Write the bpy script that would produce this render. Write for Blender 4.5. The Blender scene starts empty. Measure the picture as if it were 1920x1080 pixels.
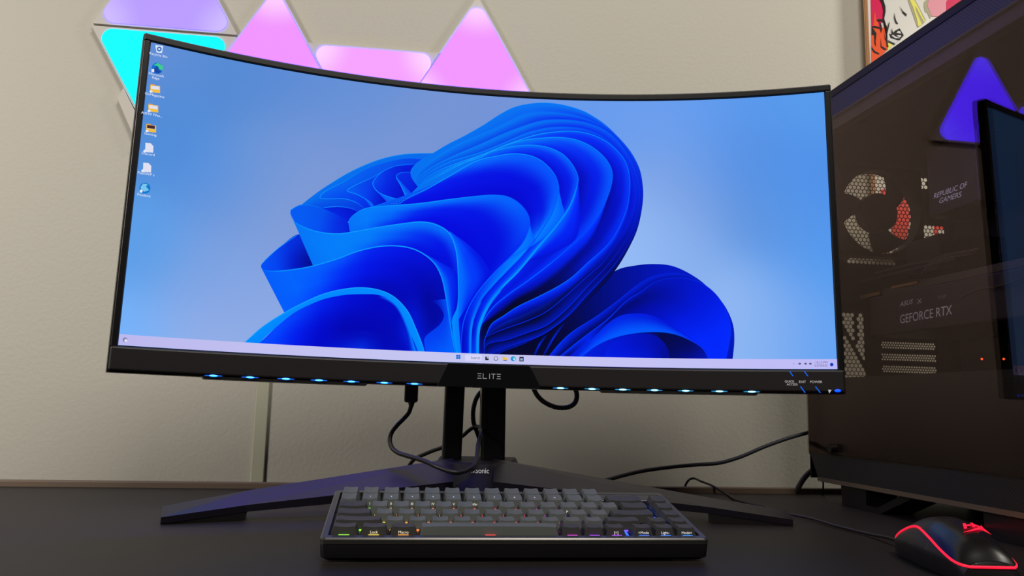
import bpy, bmesh, math, random
import numpy as np
from mathutils import Vector, Matrix
random.seed(7)
SC = bpy.context.scene
COL = SC.collection
# ---------------------------------------------------------------- camera
CH, CP, CR, CF = 0.12851, 0.142657, 0.022699, 1507.019
def cam_axes():
    f = Vector((0, math.cos(CP), math.sin(CP))); u = Vector((0, -math.sin(CP), math.cos(CP))); r = Vector((1, 0, 0))
    R = r*math.cos(CR) + u*math.sin(CR); U = -r*math.sin(CR) + u*math.cos(CR)
    return R, U, f
CX, CU, CFW = cam_axes()
CAMLOC = Vector((0, 0, CH))
cd = bpy.data.cameras.new('camera'); co = bpy.data.objects.new('camera', cd); COL.objects.link(co)
cd.sensor_width = 36; cd.lens = CF/1920*36; cd.clip_start = 0.01
m4 = Matrix.Identity(4)
for i in range(3):
    m4[i][0] = CX[i]; m4[i][1] = CU[i]; m4[i][2] = -CFW[i]; m4[i][3] = CAMLOC[i]
co.matrix_world = m4
SC.camera = co
# ---------------------------------------------------------------- light
SC.view_settings.view_transform = 'Standard'
SC.view_settings.look = 'None'
SC.view_settings.gamma = 1
SC.view_settings.exposure = 0
SC.view_settings.use_curve_mapping = False
W = bpy.data.worlds.new('room_air'); SC.world = W; W.use_nodes = True
W.node_tree.nodes['Background'].inputs[0].default_value = (1.0, 0.86, 0.74, 1)
W.node_tree.nodes['Background'].inputs[1].default_value = 0.02
def area(name, loc, aim, sx, sy, power, col):
    l = bpy.data.lights.new(name, 'AREA'); l.shape = 'RECTANGLE'; l.size = sx; l.size_y = sy; l.energy = power; l.color = col
    o = bpy.data.objects.new(name, l); COL.objects.link(o); o.location = loc
    o.rotation_euler = (Vector(aim)-Vector(loc)).to_track_quat('-Z', 'Y').to_euler()
    return o
area('ceiling_light', (0.5, -0.5, 2.1), (0.1, 1.1, 0.3), 0.9, 0.5, 31, (1.0, 0.945, 0.87))
area('left_fill_light', (-1.45, -0.1, 0.85), (-0.8, 1.2, 0.0), 0.45, 0.45, 15, (1.0, 0.94, 0.88))  # added unseen fill that brightens the lower left wall
area('side_lamp', (1.75, 0.75, 1.15), (0.75, 1.42, 0.4), 0.35, 0.35, 11, (1.0, 0.94, 0.84))

# ---------------------------------------------------------------- helpers
def lin(c):
    return tuple(((x/255)/12.92 if x/255 <= 0.04045 else ((x/255+0.055)/1.055)**2.4) for x in c[:3])
MATS = {}
def mat(name, rgb=(128,128,128), rough=0.5, metal=0.0, spec=0.5, em=None, es=1.0, bump=None, coat=0.0, mott=None, crough=0.1):
    if name in MATS: return MATS[name]
    m = bpy.data.materials.new(name); m.use_nodes = True
    nt = m.node_tree; b = nt.nodes['Principled BSDF']
    c = lin(rgb)+(1,)
    b.inputs['Base Color'].default_value = c; b.inputs['Roughness'].default_value = rough
    b.inputs['Metallic'].default_value = metal; b.inputs['Specular IOR Level'].default_value = spec
    b.inputs['Coat Weight'].default_value = coat; b.inputs['Coat Roughness'].default_value = crough
    if em is not None:
        b.inputs['Emission Color'].default_value = tuple(em)+(1,); b.inputs['Emission Strength'].default_value = es
    tc = nt.nodes.new('ShaderNodeTexCoord')
    if mott:
        n = nt.nodes.new('ShaderNodeTexNoise'); n.inputs['Scale'].default_value = mott[0]; n.inputs['Detail'].default_value = 4
        nt.links.new(tc.outputs['Object'], n.inputs['Vector'])
        mx = nt.nodes.new('ShaderNodeMix'); mx.data_type = 'RGBA'
        mx.inputs[6].default_value = c; mx.inputs[7].default_value = lin(mott[1])+(1,)
        nt.links.new(n.outputs['Fac'], mx.inputs[0]); nt.links.new(mx.outputs[2], b.inputs['Base Color'])
    if bump:
        n = nt.nodes.new('ShaderNodeTexNoise'); n.inputs['Scale'].default_value = bump[0]; n.inputs['Detail'].default_value = 6
        nt.links.new(tc.outputs['Object'], n.inputs['Vector'])
        bp = nt.nodes.new('ShaderNodeBump'); bp.inputs['Strength'].default_value = bump[1]; bp.inputs['Distance'].default_value = bump[2]
        nt.links.new(n.outputs['Fac'], bp.inputs['Height']); nt.links.new(bp.outputs['Normal'], b.inputs['Normal'])
    MATS[name] = m
    return m
def wloc(o):
    v = Vector((0,0,0))
    while o is not None:
        v += Vector(o.location); o = o.parent
    return v
def tag(o, label=None, cat=None, group=None, kind=None):
    if label: o['label'] = label
    if cat: o['category'] = cat
    if group: o['group'] = group
    if kind: o['kind'] = kind
    return o
def thing(name, label, cat, loc=(0,0,0), group=None):
    o = bpy.data.objects.new(name, None); COL.objects.link(o); o.location = loc
    o.empty_display_size = 0.02
    return tag(o, label, cat, group)
def finish(name, bm, mats, parent=None, local=False, smooth=None, bevel=0, recalc=True):
    """link a bmesh as ONE mesh object; world-space verts unless local"""
    if recalc: bmesh.ops.recalc_face_normals(bm, faces=bm.faces)
    if parent is not None and not local:
        d = wloc(parent)
        for v in bm.verts: v.co -= d
    me = bpy.data.meshes.new(name); bm.to_mesh(me); bm.free()
    for m in (mats if isinstance(mats, (list, tuple)) else [mats]): me.materials.append(m)
    o = bpy.data.objects.new(name, me); COL.objects.link(o)
    if parent is not None: o.parent = parent
    if smooth is not None:
        for p_ in me.polygons: p_.use_smooth = True
        if smooth < 3: me.set_sharp_from_angle(angle=smooth)
    if bevel:
        b = o.modifiers.new('edge', 'BEVEL'); b.width = bevel; b.segments = 3; b.limit_method = 'ANGLE'; b.angle_limit = 0.6
    return o
def BM(): return bmesh.new()
def box(bm, c, s, R=None, mi=0):
    r = bmesh.ops.create_cube(bm, size=1)
    for v in r['verts']:
        p_ = Vector((v.co.x*s[0], v.co.y*s[1], v.co.z*s[2]))
        if R is not None: p_ = R @ p_
        v.co = p_ + Vector(c)
    for v in r['verts']:
        for f in v.link_faces: f.material_index = mi
def hexa(bm, pts, mi=0):
    """8 points: bottom ring 4, top ring 4"""
    vs = [bm.verts.new(p_) for p_ in pts]
    for q in ((3,2,1,0),(4,5,6,7),(0,1,5,4),(1,2,6,5),(2,3,7,6),(3,0,4,7)):
        f = bm.faces.new([vs[i] for i in q]); f.material_index = mi
def poly(bm, pts, mi=0):
    f = bm.faces.new([bm.verts.new(p_) for p_ in pts]); f.material_index = mi; return f
def prism(bm, ring, d, mi=0):
    d = Vector(d)
    a = [bm.verts.new(p_) for p_ in ring]; b = [bm.verts.new(Vector(p_)+d) for p_ in ring]
    n = len(a)
    for f in (bm.faces.new(a), bm.faces.new(b[::-1])): f.material_index = mi
    for i in range(n):
        f = bm.faces.new((a[i], b[i], b[(i+1)%n], a[(i+1)%n])); f.material_index = mi
def catmull(pts, n):
    P = [np.array(p_, float) for p_ in pts]
    if len(P) == 2:
        P = [P[0], P[0]*.67+P[1]*.33, P[0]*.33+P[1]*.67, P[1]]
    Q = [2*P[0]-P[1]]+P+[2*P[-1]-P[-2]]
    out = []
    for i in range(1, len(Q)-2):
        p0,p1,p2,p3 = Q[i-1],Q[i],Q[i+1],Q[i+2]
        d0 = max(np.linalg.norm(p1-p0)**.5,1e-4); d1 = max(np.linalg.norm(p2-p1)**.5,1e-4); d2 = max(np.linalg.norm(p3-p2)**.5,1e-4)
        m1 = ((p1-p0)/d0-(p2-p0)/(d0+d1)+(p2-p1)/d1)*d1
        m2 = ((p2-p1)/d1-(p3-p1)/(d1+d2)+(p3-p2)/d2)*d1
        for t in np.linspace(0, 1, 14, endpoint=False):
            out.append((2*t**3-3*t**2+1)*p1+(t**3-2*t**2+t)*m1+(-2*t**3+3*t**2)*p2+(t**3-t**2)*m2)
    out.append(P[-1]); out = np.array(out)
    L = np.concatenate([[0], np.cumsum(np.linalg.norm(np.diff(out, axis=0), axis=1))])
    q = np.linspace(0, L[-1], n)
    return np.stack([np.interp(q, L, out[:,k]) for k in range(out.shape[1])], 1)
def tube(bm, pts, r, n=80, seg=12, smooth=True, mi=0, rads=None, close=True):
    P = catmull(pts, n) if smooth else np.array(pts, float)
    n = len(P); up = np.array((0,0,1.))
    rings = []
    T = np.gradient(P, axis=0); T /= np.linalg.norm(T, axis=1)[:,None]+1e-12
    N = np.cross(T[0], up)
    if np.linalg.norm(N) < 1e-3: N = np.cross(T[0], (1,0,0))
    N /= np.linalg.norm(N)
    for i in range(n):
        N = N - T[i]*(N@T[i]); N /= np.linalg.norm(N)+1e-12; Bn = np.cross(T[i], N)
        rr = r if rads is None else np.interp(i/(n-1), np.linspace(0,1,len(rads)), rads)
        rings.append([bm.verts.new(P[i]+rr*(math.cos(a)*N+math.sin(a)*Bn)) for a in np.linspace(0, 2*math.pi, seg, endpoint=False)])
    for i in range(n-1):
        for k in range(seg):
            f = bm.faces.new((rings[i][k], rings[i][(k+1)%seg], rings[i+1][(k+1)%seg], rings[i+1][k])); f.material_index = mi
    if close:
        for f in (bm.faces.new(rings[0][::-1]), bm.faces.new(rings[-1])): f.material_index = mi
def text2d(s, size, xscale=1.0, shear=0.0, align='LEFT', res=3):
    """text as (verts2d, faces) lying in its own plane"""
    c = bpy.data.curves.new('lettering', 'FONT'); c.body = s; c.size = size; c.align_x = align; c.resolution_u = res; c.shear = shear
    o = bpy.data.objects.new('lettering', c); COL.objects.link(o)
    bpy.context.view_layer.update()
    me = bpy.data.meshes.new_from_object(o)
    V = [(v.co.x*xscale, v.co.y) for v in me.vertices]; F = [list(p_.vertices) for p_ in me.polygons]
    bpy.data.objects.remove(o); bpy.data.curves.remove(c); bpy.data.meshes.remove(me)
    return V, F
def put_text(bm, s, size, fn, mi=0, **k):
    V, F = text2d(s, size, **k)
    vs = [bm.verts.new(fn(x, y)) for x, y in V]
    for f in F:
        try: bm.faces.new([vs[i] for i in f]).material_index = mi
        except ValueError: pass
def ray(px, py):
    return CFW + CX*((px-960)/CF) - CU*((py-540)/CF)
def atz(px, py, z=0.0):
    d = ray(px, py); return CAMLOC + d*((z-CH)/d.z)
def aty(px, py, y):
    d = ray(px, py); return CAMLOC + d*(y/d.y)
def atx(px, py, x):
    d = ray(px, py); return CAMLOC + d*(x/d.x)
def atplane(px, py, P0, N):
    d = ray(px, py); return CAMLOC + d*(N.dot(P0-CAMLOC)/N.dot(d))

# ---------------------------------------------------------------- room shell
WY, WK = 1.34105, 0.13519
WDX = Vector((1, WK, 0)).normalized(); WN = Vector((WK, -1, 0)).normalized()   # along the wall / out of the wall
def wall(x, z, off=0.0): return Vector((0, WY, 0)) + WDX*x + WN*off + Vector((0,0,z))
def atwall(px, py, off=0.0): return atplane(px, py, wall(0, 0, off), WN)
def wcoord(P): d = P-Vector((0,WY,0)); return d.dot(WDX), P.z
wallm = mat('wall_paint', (198,194,181), 0.6, spec=0.35, bump=(170, 0.45, 0.0012))
bm = BM()
def wbox(bm, x0, x1, z0, z1, o0, o1, mi=0):
    hexa(bm, [wall(x0,z0,o1), wall(x1,z0,o1), wall(x1,z0,o0), wall(x0,z0,o0), wall(x0,z1,o1), wall(x1,z1,o1), wall(x1,z1,o0), wall(x0,z1,o0)], mi)
wbox(bm, -3.2, 1.9, -0.75, 1.9, -0.1, 0)
tag(finish('wall_back', bm, wallm), kind='structure')
bm = BM(); box(bm, (-.6, -.2, -.78), (5.4, 4.6, .06)); tag(finish('floor', bm, mat('floor_board', (92,80,66), .5)), kind='structure')

# vertical cable cover strip on the wall
t = thing('cable_cover', 'narrow painted vertical cable cover running down the wall left of the monitor stand', 'cable cover', wall(-.393,-.2))
bm = BM(); wbox(bm, -.4055, -.3845, -.2, .60, .0, .005)
finish('cover_strip', bm, mat('cover_paint', (196,196,172), .5), t, bevel=.002)

# ---------------------------------------------------------------- desk
desk = thing('desk', 'dark grey-brown desk top under the keyboard, monitor and computer', 'desk', (0, .6, 0))
A, B = atz(0, 912), atz(1480, 926); A, B = Vector((A.x, A.y)), Vector((B.x, B.y))
dd = (B-A).normalized()
def dback(x): return A.y + (x-A.x)*dd.y/dd.x
deskm = mat('desk_laminate', (31,28,26), 0.5, spec=0.22, bump=(900, 0.12, 0.0006), mott=(3, (37,32,29)))
bm = BM()
hexa(bm, [(-1.35,-.05,-.025),(1.5,-.05,-.025),(1.5,dback(1.5),-.025),(-1.35,dback(-1.35),-.025),(-1.35,-.05,0),(1.5,-.05,0),(1.5,dback(1.5),0),(-1.35,dback(-1.35),0)])
finish('desk_top', bm, deskm, desk)
bm = BM()
hexa(bm, [(-1.35,dback(-1.35)+.001,-.02),(1.5,dback(1.5)+.001,-.02),(1.5,dback(1.5)+.016,-.02),(-1.35,dback(-1.35)+.016,-.02),
          (-1.35,dback(-1.35)+.001,.0082),(1.5,dback(1.5)+.001,.0082),(1.5,dback(1.5)+.016,.0082),(-1.35,dback(-1.35)+.016,.0082)])
finish('back_edge_strip', bm, mat('edge_strip', (118,100,84), .45), desk, bevel=.0015)
for x, y in ((-1.2,.1),(1.35,.1),(-1.2,.85),(1.35,1.15)):
    bm = BM(); box(bm, (x,y,-.3875), (.05,.05,.725)); finish('leg', bm, mat('desk_leg', (40,40,42), .5), desk)

# ---------------------------------------------------------------- light panels on the wall
S = 0.2346
def rounded_tri(cx, cz, up, inset, rad, n=9):
    r = (S-0.0055)/math.sqrt(3) - 2*inset
    base = [90, 210, 330] if up else [270, 30, 150]
    V = [Vector((cx+r*math.cos(math.radians(a)), cz+r*math.sin(math.radians(a)))) for a in base]
    out = []
    for i in range(3):
        p0, p1, p2 = V[i-1], V[i], V[(i+1)%3]
        if rad < 1e-5: out.append(p1); continue
        d1 = (p0-p1).normalized(); d2 = (p2-p1).normalized()
        c = p1 + (d1+d2).normalized()*(2*rad)
        a0 = (p1+d1*rad*math.sqrt(3))-c; a1 = (p1+d2*rad*math.sqrt(3))-c
        t0 = math.atan2(a0.y, a0.x); t1 = math.atan2(a1.y, a1.x)
        while t1-t0 > math.pi: t1 -= 2*math.pi
        while t1-t0 < -math.pi: t1 += 2*math.pi
        for k in range(n):
            a = t0+(t1-t0)*k/(n-1); out.append(c+Vector((math.cos(a), math.sin(a)))*rad)
    return out, V
def panel_mat(name, deep, bright, V):
    """lit diffuser: three LEDs near the corners make the corners brighter"""
    m = bpy.data.materials.new(name); m.use_nodes = True; nt = m.node_tree; b = nt.nodes['Principled BSDF']
    b.inputs['Base Color'].default_value = (.01,.01,.01,1); b.inputs['Roughness'].default_value = .4; b.inputs['Specular IOR Level'].default_value = .05
    g = nt.nodes.new('ShaderNodeNewGeometry'); prev = None
    for c in V:
        W3 = wall(c[0], c[1], .012)
        vd = nt.nodes.new('ShaderNodeVectorMath'); vd.operation = 'DISTANCE'; vd.inputs[1].default_value = W3
        nt.links.new(g.outputs['Position'], vd.inputs[0])
        mr = nt.nodes.new('ShaderNodeMapRange'); mr.interpolation_type = 'SMOOTHSTEP'
        mr.inputs['From Min'].default_value = .085; mr.inputs['From Max'].default_value = .02
        nt.links.new(vd.outputs['Value'], mr.inputs['Value'])
        if prev is None: prev = mr.outputs[0]
        else:
            ad = nt.nodes.new('ShaderNodeMath'); ad.operation = 'MAXIMUM'
            nt.links.new(prev, ad.inputs[0]); nt.links.new(mr.outputs[0], ad.inputs[1]); prev = ad.outputs[0]
    mx = nt.nodes.new('ShaderNodeMix'); mx.data_type = 'RGBA'
    mx.inputs[6].default_value = tuple(deep)+(1,); mx.inputs[7].default_value = tuple(bright)+(1,)
    nt.links.new(prev, mx.inputs[0]); nt.links.new(mx.outputs[2], b.inputs['Emission Color']); b.inputs['Emission Strength'].default_value = 1
    return m
def w2(px, py): return wcoord(atwall(px, py, .012))
def light_panel(name, label, cx, cz, up, deep, bright):
    t = thing(name, label, 'light panel', wall(cx, cz), 'triangular light panels on the wall')
    outer, V = rounded_tri(cx, cz, up, 0, .0015)
    bm = BM(); prism(bm, [wall(p_.x, p_.y, .0005) for p_ in outer], WN*.0095)
    finish('housing', bm, mat('panel_plastic', (205,200,190), .45), t)
    inner, _ = rounded_tri(cx, cz, up, .0035, .0165)
    bm = BM(); prism(bm, [wall(p_.x, p_.y, .0102) for p_ in inner], WN*.0014)
    finish('diffuser', bm, panel_mat('lit_'+name, deep, bright, V), t)
T0 = (-.5876,.7924); T1 = (-.5876,.6564); T2 = (-.4155,.6899); T4 = (-.0736,.7012)
pink = ((.88,.30,15.5),(1.0,.62,15.5))
light_panel('light_panel', 'pale lavender lit triangle, top left, above the turquoise one', *T0, True, (.49,.335,9.5), (.62,.50,9.5))
light_panel('light_panel', 'turquoise lit triangle pointing down behind the monitor corner', *T1, False, (0.0,1.4,2.2), (0.0,1.7,2.6))
light_panel('light_panel', 'tall pink lit triangle just right of the turquoise one, tip cut by the picture top', *T2, True, *pink)
# the down-pointing pink panel between the two upright ones
a = w2(575.5, 78.5); b = w2(827, 96); c3x = (a[0]+b[0])/2; c3z = (a[1]+b[1])/2 - S/(2*math.sqrt(3))
light_panel('light_panel', 'pink lit triangle pointing down with its flat edge on top, between two upright ones', c3x, c3z, False, (.92,.36,15.5), (1.0,.66,15.5))
light_panel('light_panel', 'pink lit triangle with its whole tip visible, rightmost of the row', *T4, True, *pink)
# unlit controller block on the turquoise panel
a = w2(231, 164); b = w2(219, 184); c = w2(262, 284); d = w2(282, 268)
bm = BM(); prism(bm, [wall(q[0], q[1], .0005) for q in (a, b, c, d)], WN*.0115)
o = finish('panel_controller', bm, mat('panel_plastic'), bevel=.0015)
tag(o, 'small unlit white controller block on the lower left side of the turquoise triangle', 'controller')

# ---------------------------------------------------------------- skateboard deck on the wall
dk = thing('skateboard_deck', 'wooden skateboard deck with colourful comic style art hung on the wall above the computer', 'skateboard deck', wall(.77,.36))
DL, _z = wcoord(atwall(1625.5, 20, .03)); DW = .205
def deckring(inset=0.0):
    x0, x1, z0, z1 = DL+inset, DL+DW-inset, .375+inset, 1.17-inset; r = (x1-x0)/2; xc = (x0+x1)/2
    pts = []
    for k in range(17):
        a_ = math.pi+math.pi*k/16; pts.append((xc+r*math.cos(a_), z0+r*.8+r*.8*math.sin(a_)))
    for k in range(17):
        a_ = math.pi*k/16; pts.append((xc+r*math.cos(a_), z1-r*.8+r*.8*math.sin(a_)))
    return pts
for nm, o0, th, mm in (('plywood', .020, .0025, (222,176,122)), ('plywood', .0226, .0025, (190,120,70)), ('plywood', .0252, .0025, (228,188,136)), ('plywood', .0278, .0025, (205,140,88))):
    bm = BM(); prism(bm, [wall(x, z, o0) for x, z in deckring()], WN*th); finish(nm, bm, mat('ply%d'%mm[1], mm, .5), dk)
bm = BM(); box(bm, wall(DL+DW/2, .75, .0098), (.03,.0195,.06), Matrix.Rotation(math.atan(WK),3,'Z')); finish('wall_hanger', bm, mat('hanger_metal', (90,90,90), .4, .8), dk)
bm = BM(); prism(bm, [wall(x, z, .0304) for x, z in deckring(.0015)], WN*.0006)
finish('printed_face', bm, mat('deck_white', (214,211,204), .35), dk)
def dpx(x, y): return atwall(1600+x/9, y/9, .031)   # coordinates read in a nine times enlarged view
def art(name, shapes, col, off):
    for s in shapes:
        bm = BM(); P = [dpx(*q) for q in s]; prism(bm, [q+WN*off for q in P], WN*.0002)
        finish(name, bm, mat('deck_'+name, col, .4, spec=.2), dk)
art('pink_shape', [[(290,-300),(400,-300),(470,0),(500,120),(510,250),(490,330),(450,470),(300,450),(290,0)]], (214,24,82), .0003)
art('orange_shape', [[(300,440),(440,470),(560,460),(575,800),(560,860),(300,1090)],[(360,180),(375,300),(430,440),(330,460)]], (236,84,30), .0006)
art('pale_outline', [[(915,0),(840,-300),(1010,-300),(1040,0),(1090,90),(1220,340),(1180,400),(1080,470)],[(1190,40),(1240,-10),(1300,-200),(1600,-300),(1340,230),(1290,320),(1240,210),(1210,215),(1185,110)]], (168,164,132), .0004)
art('yellow_shape', [[(945,0),(900,-300),(980,-300),(1020,0),(1070,90),(1200,350),(1190,380),(1120,260),(1040,100),(1050,180),(1150,420),(1090,450),(1060,300),(1000,120)],[(565,700),(660,760),(600,830),(580,860)]], (228,222,104), .0008)
art('rose_shape', [[(1245,100),(1330,-260),(1900,-400),(1900,300),(1320,280)]], (222,148,162), .0007)
art('crimson_shape', [[(1560,40),(1700,-200),(1900,-400),(1900,300),(1560,260)]], (206,30,84), .001)
art('black_lines', [[(440,0),(400,-200),(440,-200),(500,0),(535,110),(538,200),(515,320),(550,440),(565,470),(600,370),(605,400),(580,520),(560,600),(565,700),(700,745),(690,760),(570,720),(590,800),(560,800),(545,700),(540,560),(560,450),(500,380),(430,350),(470,430),(480,500),(462,560),(440,490),(320,470),(385,570),(370,700),(378,790),(350,740),(345,600),(305,590),(305,450),(350,440),(450,470),(440,380),(380,340),(420,325),(490,330),(500,180),(480,80)],
    [(305,790),(350,860),(440,910),(420,925),(340,890),(305,840)],[(455,660),(470,780),(560,835),(520,850),(455,800)],[(505,500),(520,590),(545,690),(530,680)],
    [(688,215),(700,300),(725,370),(750,400),(735,415),(705,380),(682,300)],[(775,110),(830,190),(895,245),(888,280),(830,220)],
    [(640,480),(665,560),(700,520),(750,500),(790,510),(770,480),(845,600),(800,650),(780,680),(700,670),(620,630),(595,570),(640,590)],
    [(305,300-40),(305,250),(303,450)]], (20,16,18), .0011)
art('white_marks', [[(720,560),(750,525),(780,530),(800,570),(770,570)],[(640,610),(660,590),(700,620),(780,650),(700,650)],[(720,600),(790,600),(800,620),(770,640)],[(575,560),(600,600),(620,650),(750,690),(700,740),(570,680)]], (212,210,208), .0013)
redart = mat('deck_red', (225,52,40), .35)
bm = BM(); prism(bm, [wall(x, z, .0313) for x, z in ((DL+.009,.522),(DL+.058,.530),(DL+.066,.475),(DL+.056,.43),(DL+.046,.405),(DL+.030,.44),(DL+.022,.485))], WN*.0002)
finish('red_shape', bm, redart, dk)
for x0, x1, z0, z1 in ((.758,.786,.456,.463),(.758,.786,.434,.441),(.758,.766,.441,.456),(.778,.786,.441,.456)):
    bm = BM(); prism(bm, [wall(x, z, .0313) for x, z in ((x0,z0),(x1,z0),(x1,z1),(x0,z1))], WN*.0002); finish('red_shape', bm, redart, dk)
# ---------------------------------------------------------------- monitor
MO = Vector((-.025117,.952819,.174457)); MYAW, MTILT, MROLL, MR_ = .114173, .033547, -.004374, .98369
HW, HH = .40153, .3348
def m_rot(v):
    x, y, z = v
    x, z = x*math.cos(MROLL)-z*math.sin(MROLL), x*math.sin(MROLL)+z*math.cos(MROLL)
    y, z = y*math.cos(MTILT)+z*math.sin(MTILT), -y*math.sin(MTILT)+z*math.cos(MTILT)
    return Vector((x*math.cos(MYAW)-y*math.sin(MYAW), x*math.sin(MYAW)+y*math.cos(MYAW), z))
MMAT = Matrix([m_rot((1,0,0)), m_rot((0,1,0)), m_rot((0,0,1))]).transposed()
MINV = MMAT.transposed()
def M(s, t, off=0.0):
    R = MR_-off
    return MO + MMAT @ Vector((R*math.sin(s/MR_), R*math.cos(s/MR_)-MR_, t))
def spx(px, py):
    o = MINV @ (CAMLOC-MO); d = MINV @ ray(px, py)
    a = d.x**2+d.y**2; b = 2*(o.x*d.x+(o.y+MR_)*d.y); c = o.x**2+(o.y+MR_)**2-MR_**2
    t = (-b+math.sqrt(b*b-4*a*c))/(2*a); P = o+d*t
    return MR_*math.atan2(P.x, P.y+MR_), P.z
BASE = Vector((-.036, 1.06, 0))
mon = thing('monitor', 'large black curved ultrawide monitor showing blue folded ribbons on a V shaped stand', 'monitor', BASE)
blackp = mat('black_plastic', (26,24,24), .38, spec=.5)
bezelm = mat('bezel_plastic', (22,20,19), .32, spec=.4)
chinm = mat('chin_plastic', (34,31,31), .42, spec=.5)
glossm = mat('chin_gloss', (16,16,19), .22, spec=.5)
def slab(bm, s0, s1, t0, t1, o0, o1, n=60, mi=0, s0b=None, s1b=None, tf=None):
    """curved bar; (s0b,s1b) bottom extents when tapered"""
    s0b = s0 if s0b is None else s0b; s1b = s1 if s1b is None else s1b
    R = []
    for i in range(n+1):
        f = i/n; st = s0+(s1-s0)*f; sb = s0b+(s1b-s0b)*f
        R.append([bm.verts.new(M(*q)) for q in ((sb,t0,o1),(st,t1,o1),(st,t1,o0),(sb,t0,o0))])
    for i in range(n):
        for k in range(4):
            bm.faces.new((R[i][k], R[i][(k+1)%4], R[i+1][(k+1)%4], R[i+1][k])).material_index = mi
    bm.faces.new(R[0]).material_index = mi; bm.faces.new(R[-1][::-1]).material_index = mi
# housing (back shell)
bm = BM(); n = 48; prof = [(-.028,-.001),(-.028,-.016),(.0,-.024),(.06,-.040),(.17,-.046),(.28,-.036),(.33,-.020),(.3435,-.012),(.3435,-.001)]
R = []
for i in range(n+1):
    s = -.4095+.819*i/n; e = min(1, (.4095-abs(s))/.10); e = e*e*(3-2*e)
    R.append([bm.verts.new(M(s, t_, o_ if o_ > -.013 else -.013+(o_+.013)*e)) for t_, o_ in prof])
for i in range(n):
    for k in range(len(prof)-1): bm.faces.new((R[i][k], R[i][k+1], R[i+1][k+1], R[i+1][k]))
for i in range(n): bm.faces.new((R[i][-1], R[i][0], R[i+1][0], R[i+1][-1]))
bm.faces.new(R[0]); bm.faces.new(R[-1][::-1])
hous = finish('housing', bm, blackp, mon, smooth=.7)
# bezel: top and sides
bm = BM()
slab(bm, -.4085, .4085, .3355, .3436, -.004, .0022, 70)
slab(bm, -.4085, -.4020, -.002, .3355, -.004, .0022, 3)
slab(bm, .4020, .4085, -.002, .3355, -.004, .0022, 3)
finish('bezel', bm, bezelm, mon, bevel=.0012)
bm = BM(); slab(bm, -.4085, .4085, -.0262, -.0012, -.006, .0045, 90, s0b=-.4085, s1b=.4085)
chin = finish('chin', bm, chinm, mon, bevel=.0022)
bm = BM(); slab(bm, -.0488, .0478, -.0285, -.0012, -.004, .0055, 20, s0b=-.0612, s1b=.0622)
plate = finish('chin_plate', bm, glossm, mon, bevel=.0006)
bm = BM()
def bar(bm, x0, x1, y0, y1, off): slab(bm, x0, x1, y0, y1, off-.0003, off, 1)
x = -.0138; w = .0048; g = .0064
for ch in 'ELITE':
    b0, b1, tk = -.0182, -.0122, .00065
    if ch == 'E':
        bar(bm, x, x+w, b0, b0+tk, .0059); bar(bm, x+.0006, x+w-.0005, (b0+b1)/2-tk/2, (b0+b1)/2+tk/2, .0059); bar(bm, x, x+w, b1-tk, b1, .0059)
    if ch == 'L': bar(bm, x, x+w, b0, b0+tk, .0059); bar(bm, x, x+tk, b0, b1, .0059)
    if ch == 'I': x -= .0; bar(bm, x+.0012, x+.0012+tk, b0, b1, .0059); x -= .0028
    if ch == 'T': bar(bm, x, x+w, b1-tk, b1, .0059); bar(bm, x+w/2-tk/2, x+w/2+tk/2, b0, b1, .0059)
    x += g
finish('elite_lettering', bm, mat('silver_print', (170,168,166), .4, em=(.25,.25,.25), es=.5), plate)
# control area on the chin
def chinpx(px, py, off=.0048):
    s, t_ = spx(px, py); return M(s, t_, off)
def printed(name, items, m, parent, off=.0048):
    bm = BM()
    for s, px, py, size, kw in items:
        s0, t0 = spx(px, py)
        put_text(bm, s, size, lambda x, y: M(s0+x, t0+y, off), **kw)
    return finish(name, bm, m, parent, recalc=False)
whitep = mat('white_print', (200,200,200), .5, em=(.35,.35,.35), es=.6)
printed('control_lettering', [('QUICK',1470.5,717.5,.0034,{'xscale':1.0}),('ACCESS',1474.5,723,.0034,{'xscale':1.0}),('EXIT',1497,718.5,.0038,{'xscale':1.0}),('POWER',1518,718.5,.0038,{'xscale':1.0})], whitep, chin)
bm = BM(); prism(bm, [chinpx(x_, y_) for x_, y_ in ((1552,731),(1558.5,731.5),(1554,738))], (0,0,-.0001)); finish('triangle_mark', bm, whitep, chin)
bluem = mat('blue_mark', (10,60,160), .4, em=(.005,.12,.75), es=1)
for x0, y0, x1, y1 in ((1479,697,1485,706),(1506.5,697,1513,706),(1499,725,1508,737),(1527,725,1536.5,737)):
    bm = BM(); prism(bm, [chinpx(x0,y0), chinpx(x0+2,y0), chinpx(x1+2,y1), chinpx(x1,y1)], MMAT @ Vector((0,-.0001,0))); finish('button_mark', bm, bluem, chin)
s0, t0 = spx(1570, 733)
bm = BM(); bmesh.ops.create_uvsphere(bm, u_segments=16, v_segments=8, radius=1)
for v in bm.verts: v.co = M(s0+v.co.x*.0035, t0+v.co.z*.0016, .0048+v.co.y*.0008)
finish('power_led', bm, mat('power_blue', (0,40,255), em=(.0,.10,3.0), es=1.2), chin)
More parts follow.
